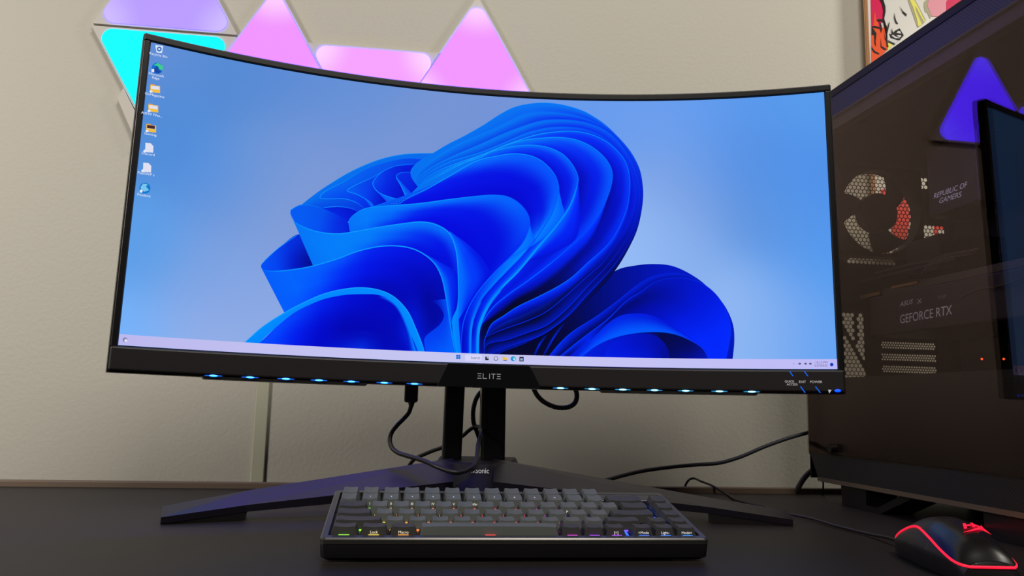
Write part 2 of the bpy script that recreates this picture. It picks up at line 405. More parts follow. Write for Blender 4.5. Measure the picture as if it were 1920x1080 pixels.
# under-glow leds and lips
ledpos = [-.3066,-.2687,-.2307,-.1948,-.1588,-.1215,-.0868,.0851,.1223,.1586,.1959,.2320,.2705,.3070]
for s0 in ledpos:
    k = (s0+.31)/.62
    bm = BM()
    for rx, rz, off, mi in ((.0095,.0007,.0046,0),(.0045,.00095,.0050,1)):
        q = bmesh.ops.create_uvsphere(bm, u_segments=20, v_segments=8, radius=1)
        for v in q['verts']:
            v.co = M(s0+v.co.x*rx, -.0268+v.co.z*rz, off+v.co.y*.0006)
            for f in v.link_faces: f.material_index = mi
    mm = [mat('led_glow%d'%(k>.5), (0,60,160), em=((.0,.13,.9),(.02,.30,.60))[k > .5], es=.9), mat('led_core%d'%(k>.5), (160,220,255), em=((.04,.75,3.0),(.45,1.4,1.9))[k > .5], es=1.5)]
    finish('underglow_led', bm, mm, mon)
for a_, b_ in ((-.3185,-.139),(.1317,.3155)):
    bm = BM(); slab(bm, a_, b_, -.0305, -.0275, -.012, .0025, 24, s0b=a_+.003, s1b=b_-.003); finish('light_lip', bm, blackp, mon)

# ---- the picture on the screen: layered sheets of colour laid on the curved panel
def l3(c): return np.array(lin(c))
class Pic:
    def __init__(s): s.V = []; s.F = []; s.C = []; s.k = 0
    def grid(s, P, C):
        """P: n x m x 2 (screen s,t); C: n x m x 3 srgb"""
        s.k += 1; off = .00003*s.k+.0001
        n, m = P.shape[:2]; b = len(s.V)
        for i in range(n):
            for j in range(m):
                s.V.append(M(min(HW,max(-HW,P[i,j,0])), min(HH,max(.0,P[i,j,1])), off)); s.C.append(lin(C[i,j]))
        for i in range(n-1):
            for j in range(m-1):
                s.F.append((b+i*m+j, b+(i+1)*m+j, b+(i+1)*m+j+1, b+i*m+j+1))
    def loft(s, A, B, rows, n=72, m=9, bez=1.0):
        a = catmull(A, n); b = catmull(B, n)
        P = np.zeros((n,m,2)); C = np.zeros((n,m,3))
        R = len(rows)
        cr = np.array([[[np.interp(i/(n-1), np.linspace(0,1,len(r)), [c[k] for c in r]) for k in range(3)] for i in range(n)] for r in rows])
        for j in range(m):
            f = j/(m-1); q = a*(1-f)+b*f
            g = f**bez*(R-1); g0 = min(int(g), R-2) if R > 1 else 0; w = g-g0
            w = w*w*(3-2*w)
            for i in range(n):
                P[i,j] = spx(*q[i]); C[i,j] = cr[g0][i]*(1-w)+(cr[g0+1][i] if R > 1 else cr[0][i])*w
        s.grid(P, C)
    def rim(s, A, w, cols, n=90):
        a = catmull(A, n); T = np.gradient(a, axis=0); T /= np.linalg.norm(T,axis=1)[:,None]+1e-9; N = np.stack([-T[:,1],T[:,0]],1)
        ww = w*np.clip(np.minimum(np.linspace(0,1,n)*12, (1-np.linspace(0,1,n))*12), .15, 1)[:,None]
        P = np.zeros((n,2,2)); C = np.zeros((n,2,3))
        for i in range(n):
            c = [np.interp(i/(n-1), np.linspace(0,1,len(cols)), [q[k] for q in cols]) for k in range(3)]
            P[i,0] = spx(*(a[i]-N[i]*ww[i]/2)); P[i,1] = spx(*(a[i]+N[i]*ww[i]/2)); C[i,:] = c
        s.grid(P, C)
    def pol(s, pts, col, px=True):
        s.k += 1; off = .00003*s.k+.0001; b = len(s.V)
        for q in pts:
            ss = spx(*q) if px else q
            s.V.append(M(ss[0], ss[1], off)); s.C.append(lin(col))
        s.F.append(tuple(range(b, b+len(pts))))
pic = Pic()
# backdrop
ctrl = [(283,80,96,142,214),(283,250,80,140,216),(250,450,92,158,232),(225,640,118,178,250),(420,150,84,138,212),(420,350,86,144,222),(400,520,118,160,228),(400,630,150,176,232),
 (560,170,90,138,212),(520,300,104,148,216),(470,430,128,158,218),(460,560,140,168,226),(640,200,104,146,216),(600,280,126,152,212),(540,370,134,156,212),(700,160,96,142,214),(740,240,122,150,212),
 (830,200,116,148,212),(900,195,112,146,214),(960,190,118,148,214),(1060,192,104,154,236),(1160,215,104,156,238),(1230,250,110,158,236),(1250,330,130,166,230),(1230,420,146,184,242),(1210,480,152,190,248),
 (1290,480,130,172,236),(1300,380,118,156,224),(1330,300,98,152,234),(1300,210,100,156,238),(1420,190,88,152,236),(1400,300,84,142,224),(1420,420,96,148,222),(1390,560,150,186,242),(1400,650,142,184,244),
 (1530,190,86,154,236),(1480,320,82,146,232),(1500,450,86,150,234),(1480,560,116,166,238),(1480,650,124,170,240),(1555,350,78,146,236),(1560,500,80,154,240),(1565,650,92,160,244)]
cs = np.array([spx(q[0], q[1]) for q in ctrl]); cc = np.array([q[2:] for q in ctrl], float)
ns, ntt = 90, 40; P = np.zeros((ns,ntt,2)); C = np.zeros((ns,ntt,3))
for i, s_ in enumerate(np.linspace(-HW, HW, ns)):
    for j, t_ in enumerate(np.linspace(0, HH, ntt)):
        w = np.exp(-((cs[:,0]-s_)**2+(cs[:,1]-t_)**2)/(2*.036**2))+1e-9/((cs[:,0]-s_)**2+(cs[:,1]-t_)**2+1e-6)
        P[i,j] = (s_,t_); C[i,j] = (w[:,None]*cc).sum(0)/w.sum()
pic.grid(P, C)
LB=(0,126,246); MB=(0,100,246); BR=(0,62,252); BL=(0,34,236); DP=(0,16,216); DN=(0,8,150); NV=(2,6,92); BK=(3,5,44)
# small flower at lower right
pic.loft([(900,690),(925,655),(973,640),(1017,615),(1066,585),(1103,553),(1130,530),(1160,512)], [(900,700),(960,700),(1010,700),(1050,700),(1090,700),(1120,690),(1140,640),(1160,560)], [[BK,BK,BK,(4,6,60)],[BK,BK,BK,NV]], m=4)
pic.loft([(1005,668),(1040,620),(1100,555),(1155,507),(1190,498),(1225,495),(1262,499),(1306,521),(1332,543),(1358,572),(1374,607),(1377,636),(1373,680)],
         [(1005,690),(1100,690),(1180,690),(1250,690),(1300,690),(1350,690),(1372,690)],
         [[BK,(4,6,60),(0,10,110),(0,14,150),(0,20,190),(0,22,190),(0,24,200),(0,22,170)],[BK,BK,NV,DN,DP,DP,BL,DN]], m=6)
f2 = [(1025,672),(1066.7,628),(1121,592),(1160,563),(1186,542),(1212.5,524),(1238.5,515),(1270,513),(1296,519),(1330,543)]
f3 = [(1044,672),(1095,632),(1140,598),(1176,563),(1202,547),(1228,529),(1264.6,521),(1290.6,523),(1316.7,532),(1342.7,553),(1363.5,586.7),(1370,618),(1366,649),(1360,680)]
f4t = [(1070,672),(1110,636),(1140,606),(1163,592),(1186,588),(1212.5,589),(1238.5,598),(1264.6,613),(1290.6,631),(1322,654),(1334,680)]
f4b = [(1085,674),(1121,646.6),(1160,631),(1199.5,624),(1238.5,623),(1264.6,627),(1290.6,637),(1318,655),(1330,680)]
pic.loft(f2, f3[:10], [[(0,40,240),(0,30,210),(0,26,200),(0,30,210),(0,24,200)],[NV,NV,DN,(0,14,160),(0,16,170)]], m=5)
pic.loft(f3, f4t, [[(0,44,250),(0,34,230),(0,20,190),(0,16,170),(0,18,190),(0,24,220),(0,40,252),(0,42,255)],[NV,BL,(0,8,110),(0,8,120),(0,14,170),(0,24,220),(0,38,250),(0,40,252)],[BL,(0,36,230),(0,8,110),(0,8,150),(0,14,190),(0,28,230),(0,40,252),(0,40,250)]], m=9)
pic.loft(f4t, f4b, [[(0,20,200),(0,44,240),(0,36,230),(0,26,220),(0,20,210),(0,30,230),(0,44,250)],[(0,60,255),(0,84,255),(0,92,255),(0,92,255),(0,80,255),(0,50,250),(0,40,240)]], m=6)
pic.loft(f4b, [(1085,690),(1160,690),(1240,690),(1330,690)], [[(0,30,220),(0,26,210),(0,16,190),(3,6,70),(2,8,90),(0,20,200)],[BL,DP,(0,24,220),(2,8,80),(0,10,150),(0,26,220)]], m=4)
pic.loft([(1126,690),(1142,649),(1165.6,633.5),(1199.5,626),(1225.5,628),(1243.8,641),(1254,659.6),(1257,690)], [(1130,690),(1170,690),(1220,690),(1250,690)], [[BL,(0,20,210),(0,12,170),(0,8,120)],[BL,(0,26,230),(0,22,210),(0,10,150)]], m=4)
pic.rim(f2, 2.2, [(0,60,250),(0,40,220),(0,30,210),(0,30,200)]); pic.rim(f3, 1.6, [(0,60,252),(0,50,240),(0,30,210),(0,40,230),(0,50,250)])
# left back folds
pic.loft([(556,392),(563,385.7),(606,353),(658,322),(710,300),(749.5,290.7),(783,288),(815,287)], [(556,394),(603,396),(650,404),(700,400),(757,385),(800,360),(815,340)], [[(0,112,236),(0,112,236),(0,112,238),(0,108,236)],[(0,80,236),(0,60,226),(0,30,214),(0,20,210)]], m=7)
pic.rim([(606,353),(658,322),(710,300),(749.5,290.7),(783,288),(812,288)], 1.2, [(20,140,245)])
pic.loft([(599.7,371),(606,362),(645,341),(684,318),(723,305),(762.5,297.7),(800,300)], [(599.7,371),(616.7,373),(645,373),(668.7,380.5),(684,392),(740,390),(790,350)], [[(0,96,240),(0,96,240),(0,84,236),(0,60,230)],[(0,90,242),(0,60,236),(0,16,214),(0,16,214)]])
pic.loft([(650.5,358),(663.5,349),(697,333.6),(723,319),(749.5,309.7),(795,306)], [(650.5,358),(666,363.6),(684,372.7),(697,382),(703,389.6),(760,388)], [[(0,90,240),(0,60,232),(0,26,216),(0,24,216)],[(0,100,244),(0,60,236),(0,6,196),(0,10,200)]])
pic.loft([(698.7,344),(703,336),(710,328),(736.5,313),(795,308)], [(698.7,344),(708,359.7),(731,370),(757,376),(795,352)], [[(0,84,242),(0,50,230),(0,24,216),(0,20,210)],[(0,70,242),(0,30,224),(0,6,190),(0,6,190)]])
pic.loft([(699,346),(708,359.7),(731,370),(757,376)], [(701,352),(720,373),(733,386),(752,381)], [[(0,112,250),(0,104,248)],[(0,90,246),(0,80,246)]], m=4)
pic.loft([(743,331),(749.5,325),(775.5,322.7),(795,330)], [(743,331),(752,349),(762.5,374),(795,352)], [[(0,50,232),(0,24,216)],[(0,40,226),(0,14,206)]], m=5)
pic.loft([(743,331),(752,349),(763,374)], [(744,332),(760,350),(777,368)], [[(0,110,250)],[(0,70,240)]], m=4)
pic.loft([(684,373),(697,382),(703,391)], [(684,374),(693,386),(699,394)], [[(0,110,250)],[(0,80,246)]], m=3)
pic.loft([(600,392),(632,387.6),(658,391),(672,397)], [(600,394),(632,406),(652,416),(668,402)], [[(0,40,226),(0,14,206)],[(0,50,232),(0,18,210)]], m=4)
for A in ([(684,392),(668.7,380.5),(645,373),(616.7,373),(599.7,371),(606,362),(645,341),(684,318),(723,305),(762.5,297.7),(798,300)],
          [(703,389.6),(697,382),(684,372.7),(666,363.6),(650.5,358),(663.5,349),(697,333.6),(723,319),(749.5,309.7),(790,306.5)],
          [(757,376),(731,370),(708,359.7),(698.7,344),(710,328),(736.5,313),(785,308.5)],
          [(763,374),(752,349),(743,331),(749.5,325),(775.5,322.7)],
          [(603.6,390),(632,387.6),(658,391),(671,396.7)]):
    pic.rim(A, 1.4, [(0,128,250),(10,140,252),(0,110,244),(0,80,240)])
# big petals, outermost inwards
O_ = [(783,350),(772,334),(770,322),(779,309),(796,297),(812,288),(840.6,271),(866.7,258),(905.7,236),(935,217),(962,203),(991,196),(1022,194),(1056,198),(1095,210),(1129,229.5),(1160,258),(1184,287),(1199.5,318),(1205,347),(1206,367.5),(1202,401),(1194,433),(1181,461.7),(1160,498),(1134,532),(1103,563),(1066.7,594.5),(1017,628),(973,649),(939,662),(920,680)]
r1 = [(783,350),(779,342),(781,332),(790,318),(828,290),(867,268),(900,253.7),(939,236),(978,216.5),(1009,210),(1043,210.7),(1082,217),(1119,231),(1150,253),(1178,286),(1197,325),(1203,367),(1199,402),(1189,435),(1172,468),(1145,505),(1100,554),(1066,591),(1043.7,609.6),(1016,628),(979,641),(943.7,654),(915,668),(908,680)]
r2 = [(784,350),(781,343),(786,332),(800,320),(840,298),(900,272),(939,254),(978,238.6),(1017,227),(1056,225),(1095,229),(1129,241),(1155,260),(1179,292),(1195,330),(1200,367),(1195,402),(1184,435),(1162,468),(1137,500),(1100,539),(1062,580),(1025,610),(988,624),(951,637),(911,648.5),(906,680)]
r3 = [(785,350),(784,344),(790,334),(805,323),(840,305),(900,286.8),(939,271),(991,249),(1030,240),(1061.5,238.6),(1095,242.5),(1129,256),(1158,281.6),(1178,307),(1190,336),(1194,364),(1189,397),(1175,432),(1151,466),(1127,496),(1100,520),(1062,554),(1025,584),(988,602),(951,615),(923,626),(909,634),(906,650),(906,680)]
r4 = [(786,350),(787,345),(795,336),(815,324),(850,309),(900,292),(952,271),(1004,254),(1043,248),(1077,247),(1108,253),(1134,264.6),(1155,281.6),(1173,305),(1180,331),(1180.7,357),(1176,388),(1163,422),(1142,456),(1100,495),(1071.5,521),(1043.7,539),(1006.7,558),(969.6,576),(943.7,593),(921.5,608),(912,628),(908.5,639),(910,680)]
r5 = [(782,356),(786,348),(797,339),(825,325),(856,310),(900,296),(928.5,281),(976.6,265),(1012.7,260),(1049,258.5),(1080,263),(1109,276),(1133,296),(1145,315),(1148,332),(1142.7,358.7),(1123.5,402),(1097,435.7),(1061,470),(1025,500),(988,528),(951,554),(923,578),(905,604),(897,625),(896,680)]
r6 = [(778,366),(778,357),(786.5,349),(832,325),(880,301),(928.5,283),(964.6,275),(1000.7,273),(1029.6,278),(1056,291),(1075,313),(1083.8,334.6),(1081,351.5),(1068,387.6),(1041.6,426),(1008,465),(989,490),(969.6,511.5),(943.7,537),(919.6,567),(904.8,595),(897.4,619),(895,680)]
r7 = [(745,386),(760,375.5),(800,355),(844,330),(892,303),(928.5,294),(964.6,289),(1001,295),(1025,310.6),(1041.6,332),(1047.7,356),(1045,371),(1034,402),(1015,433),(994,462),(975,484),(951,508),(923,537),(903,561.5),(890,589),(883.5,613),(881,680)]
r8 = [(655,437),(652,425),(655,412),(668,400),(684,392),(710,388),(742,385.7),(788,382),(840,375),(892,369),(926,366.5),(952,370),(973,382),(988.5,401),(993,419.6),(988.5,438),(978,458),(958.5,480),(927,511.5),(901,541),(882.6,569),(873,591),(867.8,609.6),(865,637),(865,680)]
c1i = [(654,438),(671,434),(710,427),(749.5,421),(788.5,417),(814.6,421),(840,436),(853.6,465),(859,517),(858,560),(858,600),(860,640),(862,680)]
LT=(0,112,240)
sA = [LT,LT,(0,116,242),(0,118,244),(0,112,244),(0,96,246),(0,66,240),(0,36,226),(0,16,170),(2,8,110),(0,20,170),(0,22,170),(0,20,170),(0,24,180)]
sB = [(0,96,236),(0,84,232),(0,76,232),(0,70,234),(0,50,236),(0,46,236),(0,40,234),(0,20,210),(0,12,170),(0,8,140),(0,10,120),BK,(2,6,70),(0,8,90)]
pic.loft(O_, r1, [[LT,LT,LT,(0,116,242),(0,118,244),(0,108,244),(0,70,236),(0,24,190),(2,8,90),(2,8,70),(2,8,80),(0,20,150),(0,20,160)],[LT,LT,(0,104,240),(0,100,242),(0,70,238),(0,60,236),(0,30,220),(0,16,170),(0,8,110),(0,10,110),(0,16,140),(0,14,120)]], n=130, m=5)
pic.loft(r1, r2, [sA,sB], n=130, m=6)
pic.loft(r2, r3, [sA,sB], n=130, m=6)
pic.loft(r3, r4, [[LT,LT,LT,(0,112,244),(0,104,246),(0,80,246),(0,50,236),(0,30,226),(0,18,190),(0,10,140),(2,8,90),(2,6,70),(2,8,90),(0,10,110)],[(0,90,236),(0,86,236),(0,80,236),(0,72,238),(0,60,240),(0,40,234),(0,26,226),(0,14,200),(0,22,210),(0,44,236),(0,50,250),(0,50,250),(0,46,240),(0,30,210)]], n=130, m=7)
pic.loft(r4, r5, [[LT,LT,LT,(0,104,246),(0,90,248),(0,72,250),(0,66,250),(0,50,250),(0,40,240),(0,20,200),(2,6,80),BK,BK,(0,14,170)],
                  [LT,LT,LT,(0,100,246),(0,60,246),(0,40,240),(0,30,230),(0,14,200),(0,10,180),(0,8,130),(2,6,80),BK,BK,(0,14,180)],
                  [(0,90,236),(0,86,236),(0,84,238),(0,80,244),(0,60,246),(0,34,236),(0,12,200),(0,6,160),(0,8,130),(0,20,190),(0,26,210),(0,20,190),(0,10,120),(0,14,190)]], n=130, m=9)
pic.loft(r5, r6, [[LT,LT,LT,LT,(0,112,250),(0,104,252),(0,92,254),(0,80,254),(0,60,254),(0,46,248),(0,40,244),(0,34,240),(0,20,210),(0,20,210)],
                  [LT,LT,LT,LT,(0,96,248),(0,56,246),(0,30,234),(0,20,220),(0,14,210),(0,20,214),(0,22,220),(0,22,214),(0,14,190),(0,12,190)],
                  [(0,90,236),(0,92,240),(0,90,240),(0,88,244),(0,70,246),(0,30,236),(0,8,190),(0,4,160),(0,6,160),(0,24,220),(0,34,240),(0,30,230),(0,10,170),(0,10,170)]], n=130, m=11)
pic.loft(r6, r7, [[LT,LT,(0,116,244),(0,116,246),(0,112,250),(0,104,252),(0,84,252),(0,70,252),(0,110,255),(0,130,255),(0,130,255),(0,128,254),(0,120,250),(0,110,250)],
                  [LT,LT,(0,112,244),(0,100,246),(0,70,246),(0,44,242),(0,26,230),(0,20,220),(0,60,250),(0,64,250),(0,50,246),(0,40,240),(0,30,220),(0,70,240)],
                  [LT,LT,(0,108,246),(0,90,246),(0,50,242),(0,20,226),(0,10,206),(0,10,206),(0,20,220),(0,40,240),(0,24,226),(0,14,210),(0,8,190),(0,60,240)]], n=130, m=9)
pic.loft(r7, r8, [[LB,LB,(0,116,250),(0,110,252),(0,104,254),(0,92,254),(0,84,254),(0,100,255),(0,132,255),(0,140,255),(0,130,255),(0,110,250),(0,80,246),(0,60,240)],
                  [LB,(0,100,248),(0,40,240),(0,24,236),(0,16,230),(0,12,226),(0,10,220),(0,20,226),(0,90,252),(0,120,255),(0,90,250),(0,50,244),(0,20,210),(0,20,210)],
                  [LB,LB,(0,24,230),(0,10,224),(0,6,220),(0,4,214),(0,4,210),(0,6,210),(0,50,240),(0,110,254),(0,60,246),(0,30,236),(0,8,190),(0,8,190)]], n=130, m=13)
pic.loft(r8, c1i, [[(0,110,246),(0,124,250),(0,124,252),(0,118,252),(0,112,254),(0,108,254),(0,100,254),(0,70,250),(0,30,234),(0,20,226),(0,20,220),(0,30,220),(0,40,230)],
                   [(0,110,246),(0,122,250),(0,100,250),(0,40,240),(0,26,236),(0,20,232),(0,14,226),(0,10,220),(0,8,216),(0,10,214),(0,14,216),(0,20,216),(0,60,240)],
                   [(0,110,246),(0,110,248),(0,50,240),(0,20,232),(0,8,226),(0,6,222),(0,4,216),(0,4,210),(0,6,210),(0,10,210),(0,20,220),(0,60,240),(0,90,250)]], n=130, m=13)
# turned undersides
pic.loft([(1180,357),(1176,388),(1163,422),(1142,456),(1100,495),(1071.5,521),(1043.7,539),(1006.7,558),(969.6,576),(943.7,593),(921.5,608),(910,632)], [(1180,357),(1179,392),(1168,424),(1149,458),(1110,500),(1082,528),(1052,552),(1014,574),(976,592),(948,603),(926,616),(910,634)], [[(0,40,236),(0,60,254),(0,56,254),(0,40,246),(0,30,230)],[(0,20,200),(0,24,210),(0,20,200),(0,10,140),(0,10,140)]], m=6)
pic.loft([(1142.7,358.7),(1123.5,402),(1097,435.7),(1061,470),(1025,500),(988,528),(951,554),(923,578),(905,604)], [(1141,365),(1124,418),(1108,452),(1085,479),(1046,516),(1007,544),(970,563),(940,585),(908,606)], [[(0,70,254),(0,60,254),(0,40,246),(0,34,236),(0,30,230)],[(0,40,244),(0,38,244),(0,26,220),(0,14,180),(0,14,180)],[(0,24,220),(0,10,170),(2,8,110),(2,6,70),(2,6,80)]], m=9)
pic.loft([(1083.8,335),(1081,351.5),(1068,387.6),(1041.6,426),(1008,465),(989,490)], [(1084,335),(1086.7,380),(1086,428),(1078,450),(1040,474),(991,491)], [[(0,100,254),(0,90,255),(0,96,255),(0,100,255)],[(0,50,250),(0,40,250),(0,30,240),(0,24,230)],[(0,30,236),(0,20,226),(0,20,220),(0,14,200)]], m=9)
pic.loft([(1047.7,356),(1045,371),(1034,402),(1015,433),(994,462)], [(1048,357),(1053,380),(1057.6,404),(1036,432),(996,463)], [[(0,110,255),(0,124,255),(0,126,255)],[(0,90,254),(0,96,254),(0,110,255)]], m=5)
pic.loft([(993,419.6),(988.5,438),(978,458),(962,477)], [(993.5,421),(998,438),(1004,452),(990,466),(963,478)], [[(0,110,255),(0,130,255)],[(0,90,254),(0,110,255)]], m=5)
pic.loft([(842,434),(853.6,465),(859,517),(859,560),(859,600)], [(843,434),(880,461),(907,489),(918,512),(882,566)], [[(0,116,255),(0,112,255),(0,110,255),(0,110,255)],[(0,90,254),(0,60,250),(0,56,250),(0,40,240)],[(0,60,246),(0,24,230),(0,14,220),(0,10,216)]], m=8)
RC = [(0,128,248),(10,146,252),(10,146,252),(0,130,250),(0,90,252),(0,70,252),(0,100,255),(0,90,255),(0,60,250)]
RD = [(0,128,246),(0,132,248),(0,110,248),(0,60,246),(0,40,220),(0,20,180),(0,40,230),(0,40,240),(0,30,220)]
for A in (r1, r2, r3): pic.rim(A, 1.3, RD, 140)
pic.rim(O_[:16], 1.2, [(0,120,240),(0,128,246),(0,120,246)], 90)
for A in (r4, r5, r6, r7, r8): pic.rim(A, 1.7, RC, 140)
pic.rim([(1083.8,335),(1081,351.5),(1068,387.6),(1041.6,426),(1008,465),(969.6,511.5),(943.7,537),(919.6,567),(904.8,595),(897.4,619),(895,680)], 2.6, [(0,130,255),(0,150,255),(0,160,255),(0,150,255)])
pic.rim([(943.7,537),(919.6,567),(904.8,595),(897.4,619),(895,680)], 5, [(0,120,255),(0,150,255),(0,140,255)])
pic.rim([(903,561.5),(890,589),(883.5,613),(881,680)], 4, [(0,90,250),(0,130,255),(0,120,255)])
# thin dark fold lines at lower centre
for A in ([(1001,668),(1012,645),(1025,628)],[(1018,668),(1040,630),(1059,605)]): pic.rim(A, 4, [(0,16,130),(0,34,200),(0,10,90)], 20)
# left pocket, cup
pic.loft([(489,501.6),(490,496),(497,488.5),(523,465),(559,440),(570,446)], [(489,501.6),(494,506.8),(517.7,509),(554,505.5),(592,498)], [[(0,84,246),(0,70,240),(0,50,226),(0,40,216)],[(0,80,246),(0,66,242),(0,20,190),(0,6,130)]], m=7)
pic.rim([(490,497),(497,488.5),(523,465),(559,440)], 1.2, [(0,140,252)])
pic.loft([(544,401),(545,395),(549,392),(562,385.7),(580,385.7),(606,392),(632,404),(650,413),(656,436)], [(544,401),(554,418),(580,431),(611,438),(637,439),(656,437)], [[(0,90,240),(0,90,240),(0,80,236),(0,40,224),(0,20,212)],[(0,90,242),(0,90,244),(0,80,242),(0,50,230),(0,30,216)]], m=6)
C1 = [(544,401),(547,410),(554,418),(580,431),(611.5,438),(637.5,439),(671,434),(710,427),(749.5,421),(788.5,417),(814.6,421),(840.6,436.5),(853.6,465),(859,517),(857.6,576),(848,602),(856,650),(860,680)]
C2 = [(489,501.6),(494,506.8),(517.7,509),(554,505.5),(588,499),(632,486),(671,471.6),(710,463),(741.7,461.7),(770,466),(793.7,476.8),(814.6,495),(827.6,519.8),(836.7,561.5),(845.8,621),(856,680)]
C3 = [(440,655),(460,641),(491.7,613.5),(533,587),(567,569),(606,552),(645,542.7),(679,540),(710,544.5),(736.5,556),(762.5,582),(778,613.5),(795,658),(800,680)]
pic.loft(C1, [(588,502)]+C2[5:], [[(0,116,244),(0,120,248),(0,126,250),(0,126,250),(0,128,252),(0,120,250),(0,110,250),(0,60,244),(0,24,224),(0,20,216),(0,60,240),(0,110,252)],
                       [(0,116,246),(0,124,250),(0,126,250),(0,122,250),(0,90,248),(0,50,242),(0,20,230),(0,10,214),(0,8,200),(0,8,190),(0,20,210),(0,90,250)],
                       [(0,114,246),(0,124,250),(0,122,250),(0,90,248),(0,40,240),(0,16,226),(0,8,214),(0,6,200),(0,6,190),(0,10,190),(0,30,220),(0,80,250)]], n=120, m=11)
pic.loft([(793.7,476.8),(814.6,495),(827.6,519.8),(836.7,561.5),(845,610)], [(796,476),(827,493),(857,514),(858,560),(850,600)], [[(0,100,252),(0,116,255),(0,112,255)],[(0,60,246),(0,40,240),(0,40,236)],[(0,44,238),(0,20,220),(0,10,200)]], m=7)
pic.loft([(859,517),(858,576),(848,603),(857,680)], [(859.5,517),(860,560),(860,606),(866,680)], [[(0,140,255)],[(0,120,255)]], m=3, n=40)
pic.loft(C2, C3[3:]+[(830,690)], [[(0,92,248),(0,100,252),(0,96,252),(0,80,252),(0,36,240),(0,22,232),(0,14,214),(0,8,186),(0,6,170),(0,20,200),(0,90,252)],
                      [(0,92,250),(0,100,254),(0,84,254),(0,44,246),(0,20,230),(0,12,214),(0,6,190),(0,4,160),(0,6,160),(0,30,220),(0,80,252)],
                      [(0,96,252),(0,84,254),(0,60,252),(0,24,234),(0,10,206),(0,6,180),(0,6,180),(0,20,210),(0,20,200),(0,40,236),(0,70,250)]], n=120, m=11)
pic.loft([(809,564),(825,577),(832,593),(825,608),(796,634),(796,650)], [(836,561),(841,580),(846,612),(852,650),(852,665),(800,672)], [[(0,10,170),(0,60,236),(0,60,240),(0,70,250)],[(0,70,246),(0,90,252),(0,100,254),(0,80,252)]], m=6)
pic.loft(C3, [(486,652),(489,642),(517.7,613.5),(554,585),(580,572),(606,561.5),(645,553.6),(684,552),(706,553),(723,558.6),(744,578),(762.5,613.5),(783,658),(786,680)], [[(0,140,254)],[(0,134,254)]], n=110, m=4)
pic.loft([(484,646),(517.7,613.5),(554,585),(580,572),(606,561.5),(645,553.6),(684,552),(706,553),(723,558.6),(744,578),(762.5,613.5),(783,658),(786,680)], [(470,680),(560,680),(640,680),(720,680),(786,680)],
   [[(0,72,255),(0,72,255),(0,60,250),(0,30,236),(0,12,214),(0,6,196),(0,6,190),(0,40,230),(0,90,250)],[(0,70,255),(0,60,252),(0,28,236),(0,8,206),(0,4,180),(0,4,180),(0,6,180),(0,10,190),(0,60,240)],[(0,70,255),(0,50,246),(0,14,216),(0,4,190),(0,30,230),(0,70,252),(0,10,190),(0,6,180),(0,20,210)]], n=110, m=9)
pic.loft([(705,557),(736,572),(757,610),(772,680)], [(720,556),(744,575),(764,612),(786,680)], [[(0,6,180),(0,10,190),(0,30,220)],[(0,90,250),(0,130,255),(0,130,255)]], m=4, n=40)
for A in (C1, C2): pic.rim(A, 2.0, [(0,140,252),(10,150,255),(10,150,255),(10,150,255),(0,134,255),(0,140,255)], 140)
pic.rim(C3, 1.6, [(20,160,255)], 110)
pic.rim([(544,401),(545,395),(549,392),(562,385.7),(580,385.7),(606,392)], 1.4, [(0,140,250),(0,100,244)])
# taskbar
P = np.zeros((60,2,2)); C = np.zeros((60,2,3))
for i, s_ in enumerate(np.linspace(-HW, HW, 60)):
    P[i,0] = (s_, 0); P[i,1] = (s_, .0112); k = i/59
    C[i,:] = (188+10*math.sin(k*3.1), 184+14*math.sin(k*3.1), 238+8*k)
pic.grid(P, C)
def T_(px, py): return spx(px, py)
def disc(px, py, r, col, n=14, ry=None): pic.pol([(px+r*math.cos(a_), py+(ry or r)*math.sin(a_)) for a_ in np.linspace(0, 2*math.pi, n, endpoint=False)], col)
def rct(x0, y0, x1, y1, col, sh=0.0): pic.pol([(x0,y0),(x1,y0+sh),(x1,y1+sh),(x0,y1)], col)
# taskbar icons
for dx in (0, 4.2):
    for dy in (0, 4.2): rct(855+dx, 665.5+dy, 858.8+dx, 669.3+dy, (10,110,215))
rct(872, 665, 903, 677, (214,212,250))
rct(909.5,669,912.5,675.5,(30,30,34)); rct(911,672.5,916,675.5,(30,30,34)); rct(913,668.5,916.5,672,(170,170,190))
disc(929.5,672.5,4.2,(60,62,80)); disc(929.5,672.3,3.2,(200,200,236))
rct(942,669.5,946,672,(236,180,40)); rct(942,671,951,677,(240,198,70)); rct(943.5,675,950,677,(40,120,200))
disc(962,673,4.6,(20,130,215)); disc(963.2,672.4,2.6,(80,210,190)); disc(963.8,674.2,1.8,(190,230,250))
rct(973.5,669.5,981.5,678,(30,34,48)); rct(975,672,980,676.5,(150,170,210))
disc(234,637.5,4.6,(130,134,180)); disc(235.5,639,2.8,(226,226,250))
disc(1559,684,3.3,(10,60,190))
for xx in (1499,1510,1519): disc(xx,682.4,2.6,(90,90,120),10,1.8)
pic.pol([(1486,684),(1488,681.5),(1490,684),(1488,682.6)], (90,90,120))
